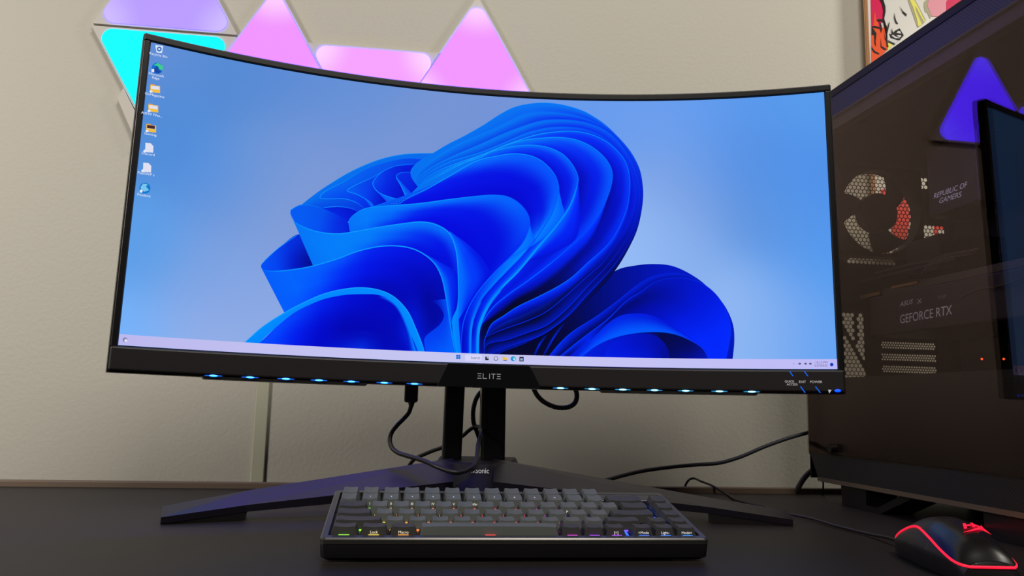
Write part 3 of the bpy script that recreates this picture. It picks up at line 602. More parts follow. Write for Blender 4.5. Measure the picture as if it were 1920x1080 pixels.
# desktop icons
def folder(px, py):
    rct(px-9,py-7,px-1,py,(226,160,30),1); rct(px-9.5,py-5,px+9,py+8,(240,190,66),2); rct(px-8,py-4,px+7.5,py+2,(224,224,240),2); disc(px-8,py+7,3.2,(226,234,248),10,2.2)
pic.pol([(290.5,86.5),(305.5,88),(303,101.5),(293,100.5)], (222,230,244)); disc(298,94,4.6,(28,104,196)); disc(298,94,2.0,(222,230,244))
disc(294,130,10.5,(14,110,205),20); pic.pol([(287,124),(296,120),(305,126),(304,134),(297,131),(296,126)], (60,204,140)); pic.pol([(288,131),(293,126),(297,129),(297,134),(303,137),(296,140),(289,137)], (20,70,160)); rct(283.5,131.5,288.5,137,(226,232,246))
folder(290.5,166.5); folder(287,203); folder(283,240.5); rct(275,236,290,242,(70,40,46),2)
for px, py in ((279,279),(275,316)):
    pic.pol([(px-7,py-9.5),(px+3,py-8.5),(px+8,py-3),(px+7.5,py+9),(px-7.5,py+8)], (222,224,242)); disc(px-8,py+6,2.8,(226,234,248),10)
disc(271,354.5,10.5,(20,120,205),18); pic.pol([(263,352),(268,346),(276,347),(273,352),(279,358),(270,361),(264,358)], (120,196,236)); disc(264,360,2.8,(226,234,248),10)
me = bpy.data.meshes.new('screen_picture')
bw = wloc(mon)
me.from_pydata([tuple(v-bw) for v in pic.V], [], pic.F)
ca = me.color_attributes.new('Col', 'FLOAT_COLOR', 'POINT')
ca.data.foreach_set('color', np.concatenate([np.array(pic.C), np.ones((len(pic.C),1))], 1).astype(np.float32).ravel())
m = bpy.data.materials.new('screen_light'); m.use_nodes = True; nt = m.node_tree; b = nt.nodes['Principled BSDF']
b.inputs['Base Color'].default_value = (.001,.001,.001,1); b.inputs['Roughness'].default_value = .5; b.inputs['Specular IOR Level'].default_value = .03
at = nt.nodes.new('ShaderNodeAttribute'); at.attribute_name = 'Col'; nt.links.new(at.outputs['Color'], b.inputs['Emission Color']); b.inputs['Emission Strength'].default_value = 1.0
me.materials.append(m)
for p_ in me.polygons: p_.use_smooth = True
scr = bpy.data.objects.new('screen', me); COL.objects.link(scr); scr.parent = mon
def screen_text(name, items, col):
    c = lin(col)
    for s, px, py, size, al in items:
        bm = BM(); s0, t0 = spx(px, py)
        put_text(bm, s, size, lambda x, y: M(s0+x, t0+y, .00003*pic.k+.0005), align=al, res=2)
        finish(name, bm, mat('screen_'+name, (10,10,10), em=c, es=1), scr, recalc=False)
screen_text('icon_lettering', [('Recycle Bin',296,108,.0040,'CENTER'),('Microsoft',292,145,.0040,'CENTER'),('Edge',291,151,.0040,'CENTER'),('GoMagazine',289,183,.0040,'CENTER'),('AdSW Files...',284,219,.0040,'CENTER'),('Gaming',281,256,.0040,'CENTER'),('Discord',277,293,.0040,'CENTER'),('FlashWP s',273,330,.0040,'CENTER'),('Postbox',269,370,.0040,'CENTER')], (225,232,248))
screen_text('taskbar_lettering', [('Search',882,673.5,.0042,'LEFT'),('12:12 PM',1551,682.0,.0035,'RIGHT'),('2/27/2023',1551,688,.0035,'RIGHT')], (70,72,92))

# ---- stand
standm = mat('stand_plastic', (22,21,24), .28, spec=.6)
def colpt(px, py, y): return aty(px, py, y)
for (tl, tr, bl, br_) in (((836.5,712),(875,712),(829,856),(867,842)), ((903,712),(949,712),(901,842),(947,857))):
    bm = BM()
    q = [colpt(*bl,1.035), colpt(*br_,1.035), colpt(*tr,1.035), colpt(*tl,1.035)]
    dz = (q[2]-q[1])/(q[2].z-q[1].z); dl = (q[3]-q[0])/(q[3].z-q[0].z)
    ring0 = [q[0]+dl*(.030-q[0].z), q[1]+dz*(.030-q[1].z)]; ring1 = [q[0]+dl*(.36-q[0].z), q[1]+dz*(.36-q[1].z)]
    ring1 = [Vector((ring0[i].x+(ring1[i].x-ring0[i].x)*.6, ring1[i].y, ring1[i].z)) for i in (0,1)]
    d = Vector((-.004,.042,0))
    hexa(bm, [ring0[0],ring0[1],ring0[1]+d,ring0[0]+d, ring1[0],ring1[1],ring1[1]+d,ring1[0]+d])
    finish('stand_column', bm, standm, mon, bevel=.004)
bm = BM(); box(bm, (-.04,1.035,.36), (.12,.07,.12)); finish('tilt_mount', bm, blackp, mon, bevel=.008)
# base block
bm = BM()
lo = [aty(780,874,1.00), aty(800,897,.955), aty(932,897,.93), aty(968,880,.965), aty(1000,872,1.02)]
lo = [Vector((v.x, v.y, .012)) for v in lo]+[Vector((.03,1.10,.012)), Vector((-.11,1.10,.012))]
hi = [aty(820,862,1.02), aty(842,867,.99), aty(925,869,.985), aty(955,866,1.00), aty(962,860,1.03)]+[Vector((.01,1.09,.058)), Vector((-.09,1.09,.058))]
vl = [bm.verts.new(v) for v in lo]; vh = [bm.verts.new(v) for v in hi]; n = len(vl)
bm.faces.new(vl[::-1]); bm.faces.new(vh)
for i in range(n): bm.faces.new((vl[i], vl[(i+1)%n], vh[(i+1)%n], vh[i]))
base_ = finish('stand_base', bm, mat('base_plastic', (16,15,17), .5, spec=.25), mon, bevel=.002)
# V arms: sloping top, thin, on a foot pad at the tip
armm = mat('arm_plastic', (20,17,26), .33, spec=.38)
def arm(tip_n, tip_f, mid_n, mid_f, root_n, root_f, side, padx):
    bm = BM()
    T = [tip_n, mid_n, root_n]; F = [tip_f, mid_f, root_f]
    th = [.0062, .007, .012]
    for k in range(2):
        a0,a1,b0,b1 = T[k],T[k+1],F[k],F[k+1]
        d0 = Vector((0,0,-th[k])); d1 = Vector((0,0,-th[k+1]))
        hexa(bm, [a0+d0,a1+d1,b1+d1,b0+d0,a0,a1,b1,b0])
    bmesh.ops.remove_doubles(bm, verts=bm.verts, dist=1e-5)
    a_ = finish('stand_arm', bm, armm, mon, recalc=True)
    bm = BM()
    e0 = tip_n+(mid_n-tip_n)*padx; e1 = tip_f+(mid_f-tip_f)*padx
    lo = [Vector((v.x,v.y,0.0003)) for v in (tip_n+(tip_f-tip_n)*.05, e0+(e1-e0)*.05, e1+(e0-e1)*.3, tip_f+(tip_n-tip_f)*.3)]
    hi = [v-Vector((0,0,.004)) for v in (tip_n, e0+(mid_n-tip_n)*.05, e1, tip_f)]
    hi = [Vector((v.x, v.y, max(v.z, .0012))) for v in hi]
    hexa(bm, lo+hi); finish('foot_pad', bm, blackp, a_)
arm(atz(301.8,970,.0072), aty(304.8,949,.860), aty(462,947,.874), aty(470,918.5,.906), aty(850,903,.94), aty(850,859,1.005), -1, .98)
arm(atz(1487,974.5,.0072), aty(1478,957.5,.948), aty(1335,951.5,.93), aty(1325,932,.965), aty(925,903,.94), aty(925,860,1.005), 1, 1.0)
s0 = aty(868,886,.958); s1 = aty(917,886.5,.952)
bx = (s1-s0).normalized(); bz = (aty(868,872,.985)-aty(868,886,.958)).normalized(); bn = bx.cross(bz)
if bn.y > 0: bn = -bn
def base_face(px, py):   # front slope of the base block
    P0 = (lo_mid[0]); return atplane(px, py, P0, lo_mid[1])
p0, p1, p2 = Vector((aty(800,897,.955).x,.955,.012)), Vector((aty(932,897,.93).x,.93,.012)), aty(925,869,.985)
fn = (p1-p0).cross(p2-p0).normalized(); fn = fn if fn.y < 0 else -fn
lo_mid = (p0+fn*.0012, fn)
bm = BM()
V0 = base_face(866.5,886.5); V1 = base_face(917,887.5); H1 = base_face(866.5,876.5)
W_, F_ = text2d('ViewSonic', 1.0)
wmax = max(v[0] for v in W_); ex_ = (V1-V0)/wmax; ez_ = (H1-V0)/.72
vs = [bm.verts.new(V0+ex_*x+ez_*y) for x, y in W_]
for f in F_:
    try: bm.faces.new([vs[i] for i in f])
    except ValueError: pass
finish('brand_lettering', bm, mat('silver_print'), base_, recalc=False)

# ---------------------------------------------------------------- keyboard
KT = .179112
kb = thing('keyboard', 'dark grey mechanical keyboard with metal frame and coloured backlight in front of the monitor', 'keyboard', (.0112,.6838,0))
kb.rotation_euler = (KT, 0, .127639)
KW, KD, KZ = .322, .13305, .0196
U = .01905; KX0 = -16.25*U/2; KY0 = (KD-6*U)/2+.0008
casem = mat('case_black', (20,20,21), .35, spec=.5)
framem = mat('frame_metal', (106,104,100), .34, metal=.85)
def rrect(x0, x1, y0, y1, r, n=5):
    P = []
    for cx, cy, a0 in ((x1-r,y0+r,-90),(x1-r,y1-r,0),(x0+r,y1-r,90),(x0+r,y0+r,180)):
        for k in range(n+1):
            a_ = math.radians(a0+90*k/n); P.append((cx+r*math.cos(a_), cy+r*math.sin(a_)))
    return P
bm = BM()
levels = [(.0005,.004),(.0035,.0006),(.0136,.0),(.0148,.0004)]
rings = []
for z, ins in levels:
    rings.append([bm.verts.new((x, y, z)) for x, y in rrect(-KW/2+ins, KW/2-ins, ins, KD-ins, .004)])
n = len(rings[0]); bm.faces.new(rings[0][::-1]); bm.faces.new(rings[-1])
for a_, b_ in zip(rings, rings[1:]):
    for i in range(n): bm.faces.new((a_[i], a_[(i+1)%n], b_[(i+1)%n], b_[i]))
finish('case_body', bm, casem, kb, local=True, smooth=.6)
bm = BM()
ix0, ix1, iy0, iy1 = KX0-.0006, -KX0+.0006, KY0-.0028, KY0+6*U+.0006
outer = [(z, rrect(-KW/2+i_, KW/2-i_, i_, KD-i_, .004)) for z, i_ in ((.0149,.0),(.0184,.0),(.0196,.0013))]
inner = [(z, rrect(ix0, ix1, iy0, iy1, .001)) for z in (.0196,.0149)]
R = [[bm.verts.new((x, y, z)) for x, y in P] for z, P in outer+inner]; R.append(R[0])
for a_, b_ in zip(R, R[1:]):
    for i in range(n): bm.faces.new((a_[i], a_[(i+1)%n], b_[(i+1)%n], b_[i]))
finish('metal_frame', bm, framem, kb, local=True, smooth=.5)
bm = BM(); box(bm, (0, KD/2, .0151), (KW-.014, KD-.02, .0004)); finish('key_plate', bm, mat('plate', (14,14,15), .4), kb, local=True)
keymod = mat('keycap_black', (64,63,60), .48, spec=.35, bump=(1500,.08,.0003))
keym = mat('keycap_dark', (96,100,96), .48, spec=.35, bump=(1500,.08,.0003))
keyl = mat('key_legend', (225,220,200), .5, em=(.62,.60,.50), es=.8)
ROWT = [(-6,.0083),(-4,.0078),(-1,.0079),(1.5,.0086),(4,.0094),(5,.0096)]
def cap_mesh(wu, row, mod=False):
    ang, h = ROWT[row]; ang = math.radians(ang); w = wu*U-.0010; d = U-.0010
    tw = w-.0052; td = .0138; bm = BM(); nx = 10; NY = 4
    def top(i, j):
        x = -tw/2+tw*i/nx; y = -td/2+td*j/NY; u_ = 2*i/nx-1
        dish = -.0009*(1-u_*u_) if wu < 3 else .0006*math.cos((j/NY-.5)*math.pi)
        cr = .0006*(abs(u_) > .98)*(j in (0, NY))
        return Vector((x*(1-.02*(j in (0,NY))), y, h+dish-cr+y*math.tan(ang)))
    tv = [[bm.verts.new(top(i, j)) for j in range(NY+1)] for i in range(nx+1)]
    for i in range(nx):
        for j in range(NY): bm.faces.new((tv[i][j], tv[i+1][j], tv[i+1][j+1], tv[i][j+1]))
    loop = [tv[i][0] for i in range(nx+1)]+[tv[nx][j] for j in range(1, NY+1)]+[tv[i][NY] for i in range(nx-1, -1, -1)]+[tv[0][j] for j in range(NY-1, 0, -1)]
    def low(v, f, z):
        x, y = v.co.x*(w/tw)*f+v.co.x*(1-f), v.co.y*(d/td)*f+v.co.y*(1-f); return (x, y, z if z is not None else v.co.z*(1-f))
    mid = [bm.verts.new(low(v, .12, v.co.z-.0011)) for v in loop]
    lo = [bm.verts.new(low(v, 1, 0)) for v in loop]
    n = len(loop)
    for a_, b_ in ((loop, mid), (mid, lo)):
        for i in range(n): bm.faces.new((a_[i], b_[i], b_[(i+1)%n], a_[(i+1)%n]))
    bm.faces.new(lo)
    bmesh.ops.recalc_face_normals(bm, faces=bm.faces)
    me = bpy.data.meshes.new('keycap'); bm.to_mesh(me); bm.free(); me.materials.append(keymod if mod else keym)
    for p_ in me.polygons: p_.use_smooth = True
    me.set_sharp_from_angle(angle=.75)
    return me
CAPS = {}
def ledcol(x):
    st = [(0,(.10,.75,.05)),(1,(.25,.7,.04)),(2,(.7,.5,.03)),(3.2,(.8,.25,.03)),(6,(.9,.10,.03)),(7.3,(.95,.02,.02)),(9.5,(.9,.02,.12)),(10.3,(.5,.03,.9)),(12.6,(.32,.04,.95)),(13.5,(.02,.10,1.0)),(16.3,(.0,.25,1.0))]
    return tuple(np.interp(x, [q[0] for q in st], [q[1][k] for q in st]) for k in range(3))
ledmesh = {}
def key(x, row, wu=1.0, front=None, top=None):
    mod = (wu != 1 and wu != 6.25) or x >= 13 or (row == 0 and wu == 1)
    if (wu, row, mod) not in CAPS: CAPS[(wu, row, mod)] = cap_mesh(wu, row, mod)
    o = bpy.data.objects.new('keycap', CAPS[(wu, row, mod)]); COL.objects.link(o); o.parent = kb
    cx = KX0+(x+wu/2)*U; cy = KY0+(row+.5)*U; o.location = (cx, cy, .0162)
    ang, h = ROWT[row]; ang = math.radians(ang)
    if front:
        w = wu*U-.001
        # front face runs from the top front edge down and forward
        yt = -.0069*1.04; zt = h-.0011+(-.0069)*math.tan(ang)-.0009; yb = -(U-.001)/2
        dv = Vector((0, yb-yt, -zt)).normalized(); nv = Vector((0,-1,0)) if dv.z == 0 else Vector((0, dv.z, -dv.y)); nv = nv if nv.y < 0 else -nv
        bm = BM()
        put_text(bm, front, .0031, lambda a_, b_: Vector((a_, yt, zt))-dv*(b_-.0038)+nv*.00022, align='CENTER', xscale=1.05)
        l_ = finish('legend', bm, keyl, o, local=True, recalc=False)
    if top:
        bm = BM()
        put_text(bm, top, .0032, lambda a_, b_: Vector((a_, b_-.0012, h-.0009*(1-min(1,abs(a_)/.0065)**2)+(b_-.0012)*math.tan(ang)+.00012)), align='CENTER')
        finish('legend', bm, keyl, o, local=True, recalc=False)
    k = round(min(cx-KX0, 16.2*U)/U*1.0)
    if k not in ledmesh:
        bm = BM(); box(bm, (0,0,0), (.0085,.0011,.0012))
        me = bpy.data.meshes.new('backlight_led'); bm.to_mesh(me); bm.free(); c = ledcol(k); me.materials.append(mat('backlight_%d'%k, (80,80,80), em=c, es=1.5)); ledmesh[k] = me
    q = bpy.data.objects.new('backlight_led', ledmesh[k]); COL.objects.link(q); q.parent = kb; q.location = (cx, KY0+row*U-(.0010 if row == 0 else .0001), .0187 if row == 0 else .0162)
# rows from the front (0) to the back (5)
for x, w, f in ((0,1.25,None),(1.25,1.25,'Lock'),(2.5,1.25,'Macro'),(3.75,6.25,None),(10,1,None),(11,1,None),(12,1,'[=]'),(13.25,1,'<Mode'),(14.25,1,'Light-'),(15.25,1,'Mode>')): key(x, 0, w, f)
key(0,1,2.25); [key(2.25+i,1) for i in range(10)]; key(12.25,1,1.75); key(14.25,1,1,'Light+'); key(15.25,1,1,'End')
key(0,2,1.75); [key(1.75+i,2) for i in range(11)]; key(12.75,2,2.25); key(15.25,2,1,'Home')
key(0,3,1.5,'Q/Mac'); [key(1.5+i,3,1,'PrtSc' if i == 9 else None) for i in range(12)]; key(13.5,3,1.5); key(15.25,3,1,'ScrLk')
for i in range(13): key(i,4,1,{1:'I',2:'II',3:'III',4:'IV',5:'V',6:'Default'}.get(i), {1:'1',2:'2',3:'3',4:'4',5:'5',6:'6',7:'7',8:'8',9:'9',10:'0'}.get(i))
key(13,4,2.0); key(15.25,4,1,'Pause')
for i in range(13): key(i,5,1)
for cx_, r0, r1_ in ((15.125,3,5),(15.125,2,3),(13.125,0,1)):
    bm = BM(); box(bm, (KX0+cx_*U, KY0+(r0+r1_)/2*U, .0162), (.0014,(r1_-r0)*U*.8,.0012)); finish('backlight_led', bm, MATS['backlight_14'], kb, local=True)
bm = BM(); box(bm, (KX0+14.63*U, KY0+5.5*U, .0171), (3.2*U, U*.98, .0050)); finish('frame_corner_plate', bm, framem, kb, local=True, bevel=.0005)
# flip-out feet: straight down to the desk
fy = .118; zb = .0005
for sx in (-1, 1):
    Lg = (fy*math.sin(KT)+zb*math.cos(KT))/math.cos(KT)
    bm = BM(); c_ = math.tan(KT)
    hexa(bm, [(sx*.128-.012, fy+c_*Lg-.003+.0, zb-Lg*1.0), (sx*.128+.012, fy+c_*Lg-.003, zb-Lg), (sx*.128+.012, fy+c_*Lg+.001, zb-Lg), (sx*.128-.012, fy+c_*Lg+.001, zb-Lg),
              (sx*.128-.012, fy-.003, zb+.002), (sx*.128+.012, fy-.003, zb+.002), (sx*.128+.012, fy+.003, zb+.002), (sx*.128-.012, fy+.003, zb+.002)])
    for v in bm.verts:
        if v.co.z < -.005: v.co.z = -(v.co.y)*math.tan(KT)
    finish('rear_foot', bm, casem, kb, local=True)
bm = BM(); box(bm, (0,.007,.0004), (.26,.008,.0014)); finish('front_rubber_strip', bm, mat('rubber', (12,12,12), .8), kb, local=True)

# ---------------------------------------------------------------- mouse
MX, MY0, ML = .3695, .6335, .1300
ms = thing('computer_mouse', 'black gaming mouse with glowing red outline on the desk in front of the computer', 'mouse', (MX, MY0+ML/2, 0))
mousem = mat('mouse_matte', (30,28,29), .42, spec=.5); mgloss = mat('mouse_shell', (22,20,20), .27, spec=.5)
redm = mat('red_light', (200,20,30), em=(1.0,.01,.045), es=1.15)
def mw(v): return np.interp(v, [0,.03,.12,.3,.5,.7,.88,.97,1], [.0265,.0270,.0280,.0305,.0315,.0300,.0290,.0260,.0235])
def mh(v): return np.interp(v, [0,.03,.08,.14,.25,.42,.55,.7,.85,.95,1], [.0150,.0205,.0262,.0308,.0362,.0405,.0408,.0375,.0300,.0215,.0150])
def smf(f, v): return float(sum(f(min(1,max(0,v+d)))*w_ for d, w_ in ((-.04,.1),(-.02,.2),(0,.4),(.02,.2),(.04,.1))))
def msurf(v, a, grow=0.0):
    w_, h_ = smf(mw, v)+grow, smf(mh, v)+grow; c, s_ = math.cos(a), math.sin(a); e = .94
    z_ = .0008+h_*abs(s_)**e; w_ *= .74+.26*min(1, z_/.016)
    return Vector((MX+.0065*v+w_*math.copysign(abs(c)**e, c), MY0+ML*v, z_))
bm = BM(); nv, na = 48, 40; R = []
for i in range(nv+1):
    R.append([bm.verts.new(msurf(i/nv, math.pi*k/na)) for k in range(na+1)])
for i in range(nv):
    for k in range(na):
        bm.faces.new((R[i][k], R[i+1][k], R[i+1][k+1], R[i][k+1]))
bm.faces.new(R[0]); bm.faces.new(R[-1][::-1]); bm.faces.new([r[0] for r in R]+[r[-1] for r in R][::-1])
finish('body', bm, mousem, ms, smooth=.9)
# glossy rear palm shell, a skin over the back half
ringz = lambda v: float(np.interp(v, [0,.04,.16,.32,.48,.6,.72,.82,.92,1], [.0122,.0128,.0172,.0242,.0295,.0312,.0285,.0235,.0165,.0105]))
bm = BM(); R = []
def side_a(v):
    h_ = smf(mh, v); z = min(sum(ringz(min(1,max(0,v+d*.03))) for d in (-2,-1,0,1,2))/5, h_*.93)
    return math.asin(min(1, (z/h_)**(1/.94)))
for i in range(31):
    v = .003+.52*i/30; a0 = side_a(v); R.append([bm.verts.new(msurf(v, a0+(math.pi-2*a0)*k/24, .0006)) for k in range(25)])
for i in range(30):
    for k in range(24): bm.faces.new((R[i][k], R[i+1][k], R[i+1][k+1], R[i][k+1]))
finish('palm_shell', bm, mgloss, ms, smooth=3.2, recalc=True)
def ringpath(sd, v0, v1, n=40):
    P = []
    for i in range(n+1):
        v = v0+(v1-v0)*i/n; a_ = side_a(v); a_ = math.pi-a_ if sd < 0 else a_; P.append(tuple(msurf(v, a_, .0002)))
    return P
path = ringpath(-1, 1, 0)+ringpath(1, 0, 1)
bm = BM(); tube(bm, path, .00105, smooth=False, seg=8); finish('light_ring', bm, redm, ms)
bm = BM()
def mtop(px, py, g=.0012): # place on the palm surface
    d = ray(px, py)
    y = .66
    for _ in range(40):
        P = CAMLOC+d*(y/d.y); v = (P.y-MY0)/ML; v = min(max(v,0),1); w_, h_ = smf(mw, v), smf(mh, v)
        q = max(0, 1-(min(.999,abs(P.x-MX-.0065*v)/w_))**(2/.94)); zs = .0008+h_*q**(.94/2)
        y += (P.z-zs)*1.0*(1 if True else 0)*.6
        if abs(P.z-zs) < 1e-5: break
    return P+Vector((0,-.0006,g+.0008))
# emblem: block letter strokes, read in an enlarged view (x/6.857+1640, y/6.857+950)
def mo(x, y): return mtop(1640+x/6.857, 950+y/6.857)
for k_, shp in enumerate(([(1128,250),(1165,250),(1185,310),(1150,318)],[(1165,268),(1230,262),(1235,278),(1172,284)],[(1225,242),(1255,242),(1290,292),(1260,296)],[(1255,252),(1360,285),(1365,262),(1390,298),(1495,388),(1385,318),(1345,325),(1140,364),(1340,298),(1262,268)])):
    bm = BM(); P = [mo(*q) for q in shp]; prism(bm, P, (0,0,.0003)); finish('emblem_stroke', bm, redm, ms)
bm = BM()   # thumb button
P = []
for v_, a_ in ((.58,.40),(.80,.34),(.80,.56),(.74,.62),(.58,.70)): P.append(msurf(v_, math.pi-a_, .0002))
prism(bm, P, (.0015,0,-.0004)); finish('side_button', bm, mousem, ms, bevel=.0003)
bm = BM(); prism(bm, [msurf(.55,math.pi-.40,.0002), msurf(.36,math.pi-.42,.0002), msurf(.36,math.pi-.60,.0002), msurf(.55,math.pi-.68,.0002)], (.0015,0,-.0004)); finish('side_button', bm, mousem, ms, bevel=.0003)
cabm = mat('cable_rubber', (20,19,20), .45)
bm = BM()
P = [(.386,MY0+ML-.003,.008),(.380,MY0+ML+.006,.006), atz(1667,1008.5,.006), atz(1629,1001,.003), atz(1566,985.5,.003), atz(1519,971.7,.003), atz(1484,964.5,.003), atz(1450,956,.003), atz(1430,949,.003), atz(1409,945,.003), atz(1383,938,.003), atz(1359,924.5,.003)]
yb = P[-1].y
P += [aty(1335,910.6,yb+.03), aty(1315.6,903,yb+.06), aty(1299,897,1.25), aty(1291.7,900,1.262), aty(1284.5,912,1.275), aty(1280,935,1.285)]
tube(bm, [tuple(q) for q in P], .0017, n=220, seg=8); finish('cable', bm, cabm, ms, smooth=3.2)

# ---------------------------------------------------------------- computer tower
PE = Vector((.44383,1.20366,.06685)); PX = Vector((.15191,-.98839,.0)).normalized(); PZ = Vector((0,0,1)); PN = PX.cross(PZ)
PN = PN if PN.x < 0 else -PN
def PC(t_, b, w): return PE+PX*t_+PZ*b-PN*w
pc = thing('computer_tower', 'large black computer tower with tinted glass side and perforated edges at the right', 'computer', PC(.27,-.0668,.13))
pcm = mat('tower_metal', (21,19,18), .40, spec=.35); pcin = mat('tower_inside', (20,17,16), .6, spec=.2); trimm = mat('tower_trim', (112,98,80), .35, metal=.4)
L_, Wd, TOP, BOT = .56, .26, .5235, -.0385
def pbox(bm, t0, t1, b0, b1, w0, w1, mi=0):
    hexa(bm, [PC(t0,b0,w0),PC(t1,b0,w0),PC(t1,b0,w1),PC(t0,b0,w1),PC(t0,b1,w0),PC(t1,b1,w0),PC(t1,b1,w1),PC(t0,b1,w1)], mi)
def perf(name, dark, light, pitch, rad, rough=.45):
    m = bpy.data.materials.new(name); m.use_nodes = True; nt = m.node_tree; b = nt.nodes['Principled BSDF']
    g = nt.nodes.new('ShaderNodeNewGeometry'); L = nt.links
    def dot(v):
        n_ = nt.nodes.new('ShaderNodeVectorMath'); n_.operation = 'DOT_PRODUCT'; n_.inputs[1].default_value = v; L.new(g.outputs['Position'], n_.inputs[0]); return n_.outputs['Value']
    def math_(op, a, bval=None, b2=None):
        n_ = nt.nodes.new('ShaderNodeMath'); n_.operation = op
        L.new(a, n_.inputs[0])
        if bval is not None: n_.inputs[1].default_value = bval
        if b2 is not None: L.new(b2, n_.inputs[1])
        return n_.outputs[0]
    sx = math_('SINE', math_('MULTIPLY', dot(PX), 2*math.pi/pitch)); sz = math_('SINE', math_('MULTIPLY', dot(PZ), 2*math.pi/pitch))
    pr = math_('MULTIPLY', sx, None, sz)
    mr = nt.nodes.new('ShaderNodeMapRange'); mr.inputs['From Min'].default_value = rad; mr.inputs['From Max'].default_value = rad+.35; L.new(pr, mr.inputs['Value'])
    mx = nt.nodes.new('ShaderNodeMix'); mx.data_type = 'RGBA'; mx.inputs[6].default_value = lin(light)+(1,); mx.inputs[7].default_value = lin(dark)+(1,)
    L.new(mr.outputs[0], mx.inputs[0]); L.new(mx.outputs[2], b.inputs['Base Color']); b.inputs['Roughness'].default_value = rough
    return m
def pface(bm, pts): prism(bm, [PC(t_, b, 0) for t_, b in pts], -PN*.004)
bm = BM(); pbox(bm, 0, L_, .5113, TOP, 0, Wd); finish('top_panel', bm, mat('tower_top_metal', (15,13,12), .5, spec=.2), pc, bevel=.002)
bm = BM(); pbox(bm, 0, L_, .4813, .5113, .001, .004); finish('top_mesh', bm, perf('mesh_top', (3,3,4), (40,35,46), .0046, -.1, .6), pc)  # purple cast from the lit wall panels is put into the mesh colour
bm = BM(); pface(bm, [(0,0),(.02,-.033),(L_,-.033),(L_,0)]); finish('bottom_mesh', bm, perf('mesh_bottom', (4,4,4), (36,33,31), .0042, .0), pc)
bm = BM(); prism(bm, [PC(t_,b,-.001) for t_, b in ((.02,-.033),(.021,BOT),(L_,BOT),(L_,-.033))], -PN*.004); finish('bottom_trim', bm, trimm, pc)
bm = BM(); pbox(bm, .021, L_, BOT-.001, BOT+.003, .003, Wd); finish('bottom_panel', bm, pcm, pc)
bm = BM(); pbox(bm, L_-.02, L_, BOT, .5113, .0, Wd); finish('front_panel', bm, pcm, pc)
bm = BM(); pbox(bm, .0, L_-.02, BOT+.003, .5113, Wd-.003, Wd); finish('side_panel', bm, pcm, pc)
bm = BM(); pbox(bm, .07, L_-.02, .0, .4813, .20, .203); finish('motherboard_tray', bm, pcin, pc)
bm = BM(); pbox(bm, .004, L_-.02, .0, .108, .012, .2); finish('power_supply_shroud', bm, pcm, pc)
bm = BM(); pbox(bm, .004, L_-.02, .4655, .4813, .005, .02); finish('top_rail', bm, pcm, pc)
bm = BM(); pbox(bm, -.002, .0015, -.002, .5113, -.0005, .006); finish('rear_edge_trim', bm, mat('edge_highlight', (70,54,46), .35, metal=.4), pc)  # brown highlight of the rear edge put into the strip's colour
# rear panel: solid sheets around the vent windows, hexagonal holes inside them
wins = [(.036,.192,.286,.442),(.196,.238,.300,.436),(.116,.216,.117,.171),(.058,.094,.109,.211)]
ws = sorted({.0, Wd-.003}|{q for w_ in wins for q in w_[:2]}); bs = sorted({BOT+.003, .5113}|{q for w_ in wins for q in w_[2:]})
bm = BM()
for w0, w1 in zip(ws, ws[1:]):
    for b0, b1 in zip(bs, bs[1:]):
        cw, cb = (w0+w1)/2, (b0+b1)/2
        if not any(a_ < cw < b_ and c_ < cb < d_ for a_, b_, c_, d_ in wins): pbox(bm, .0, .0015, b0-.0002, b1+.0002, w0-.0002, w1+.0002)
def honey(bm, w0, w1, b0, b1, pitch, hole, test):
    R0 = pitch/math.sqrt(3); row = 0; b = b0-pitch*.4
    while b < b1+pitch:
        w_ = w0-pitch+(pitch/2 if row%2 else 0)
        while w_ < w1+pitch:
            if True:
                O = [(w_+R0*math.sin(math.pi/3*k), b+R0*math.cos(math.pi/3*k)) for k in range(6)]
                ov = [bm.verts.new(PC(.0008, q[1], q[0])) for q in O]
                if test(w_, b):
                    iv = [bm.verts.new(PC(.0008, b+(q[1]-b)*hole, w_+(q[0]-w_)*hole)) for q in O]
                    for k in range(6): bm.faces.new((ov[k], ov[(k+1)%6], iv[(k+1)%6], iv[k]))
                else: bm.faces.new(ov)
            w_ += pitch
        b += pitch*math.sqrt(3)/2; row += 1
honey(bm, .036, .192, .286, .442, .0068, .80, lambda w_, b: (w_-.114)**2+(b-.364)**2 < .068**2 or (b < .297 and .07 < w_ < .15))
honey(bm, .196, .238, .300, .436, .0068, .80, lambda w_, b: .200 < w_ < .237 and (.302 < b < .356 or (b > .415 and w_ < .212 and b < .43)))  # holes lost in shade are left as closed dark cells
honey(bm, .116, .216, .117, .171, .0042, .66, lambda w_, b: .121 < w_ < .211 and any(c_ < b < c_+.0112 for c_ in (.1195,.1375,.1565)))
honey(bm, .058, .094, .109, .211, .0068, .84, lambda w_, b: .060 < w_ < .0925 and .111 < b < .209 and not (.0775 < w_ < .0835 and b > .165) and abs((b-.165)+(w_-.07)*1.6) > .0045)
finish('rear_panel', bm, pcm, pc, recalc=False)
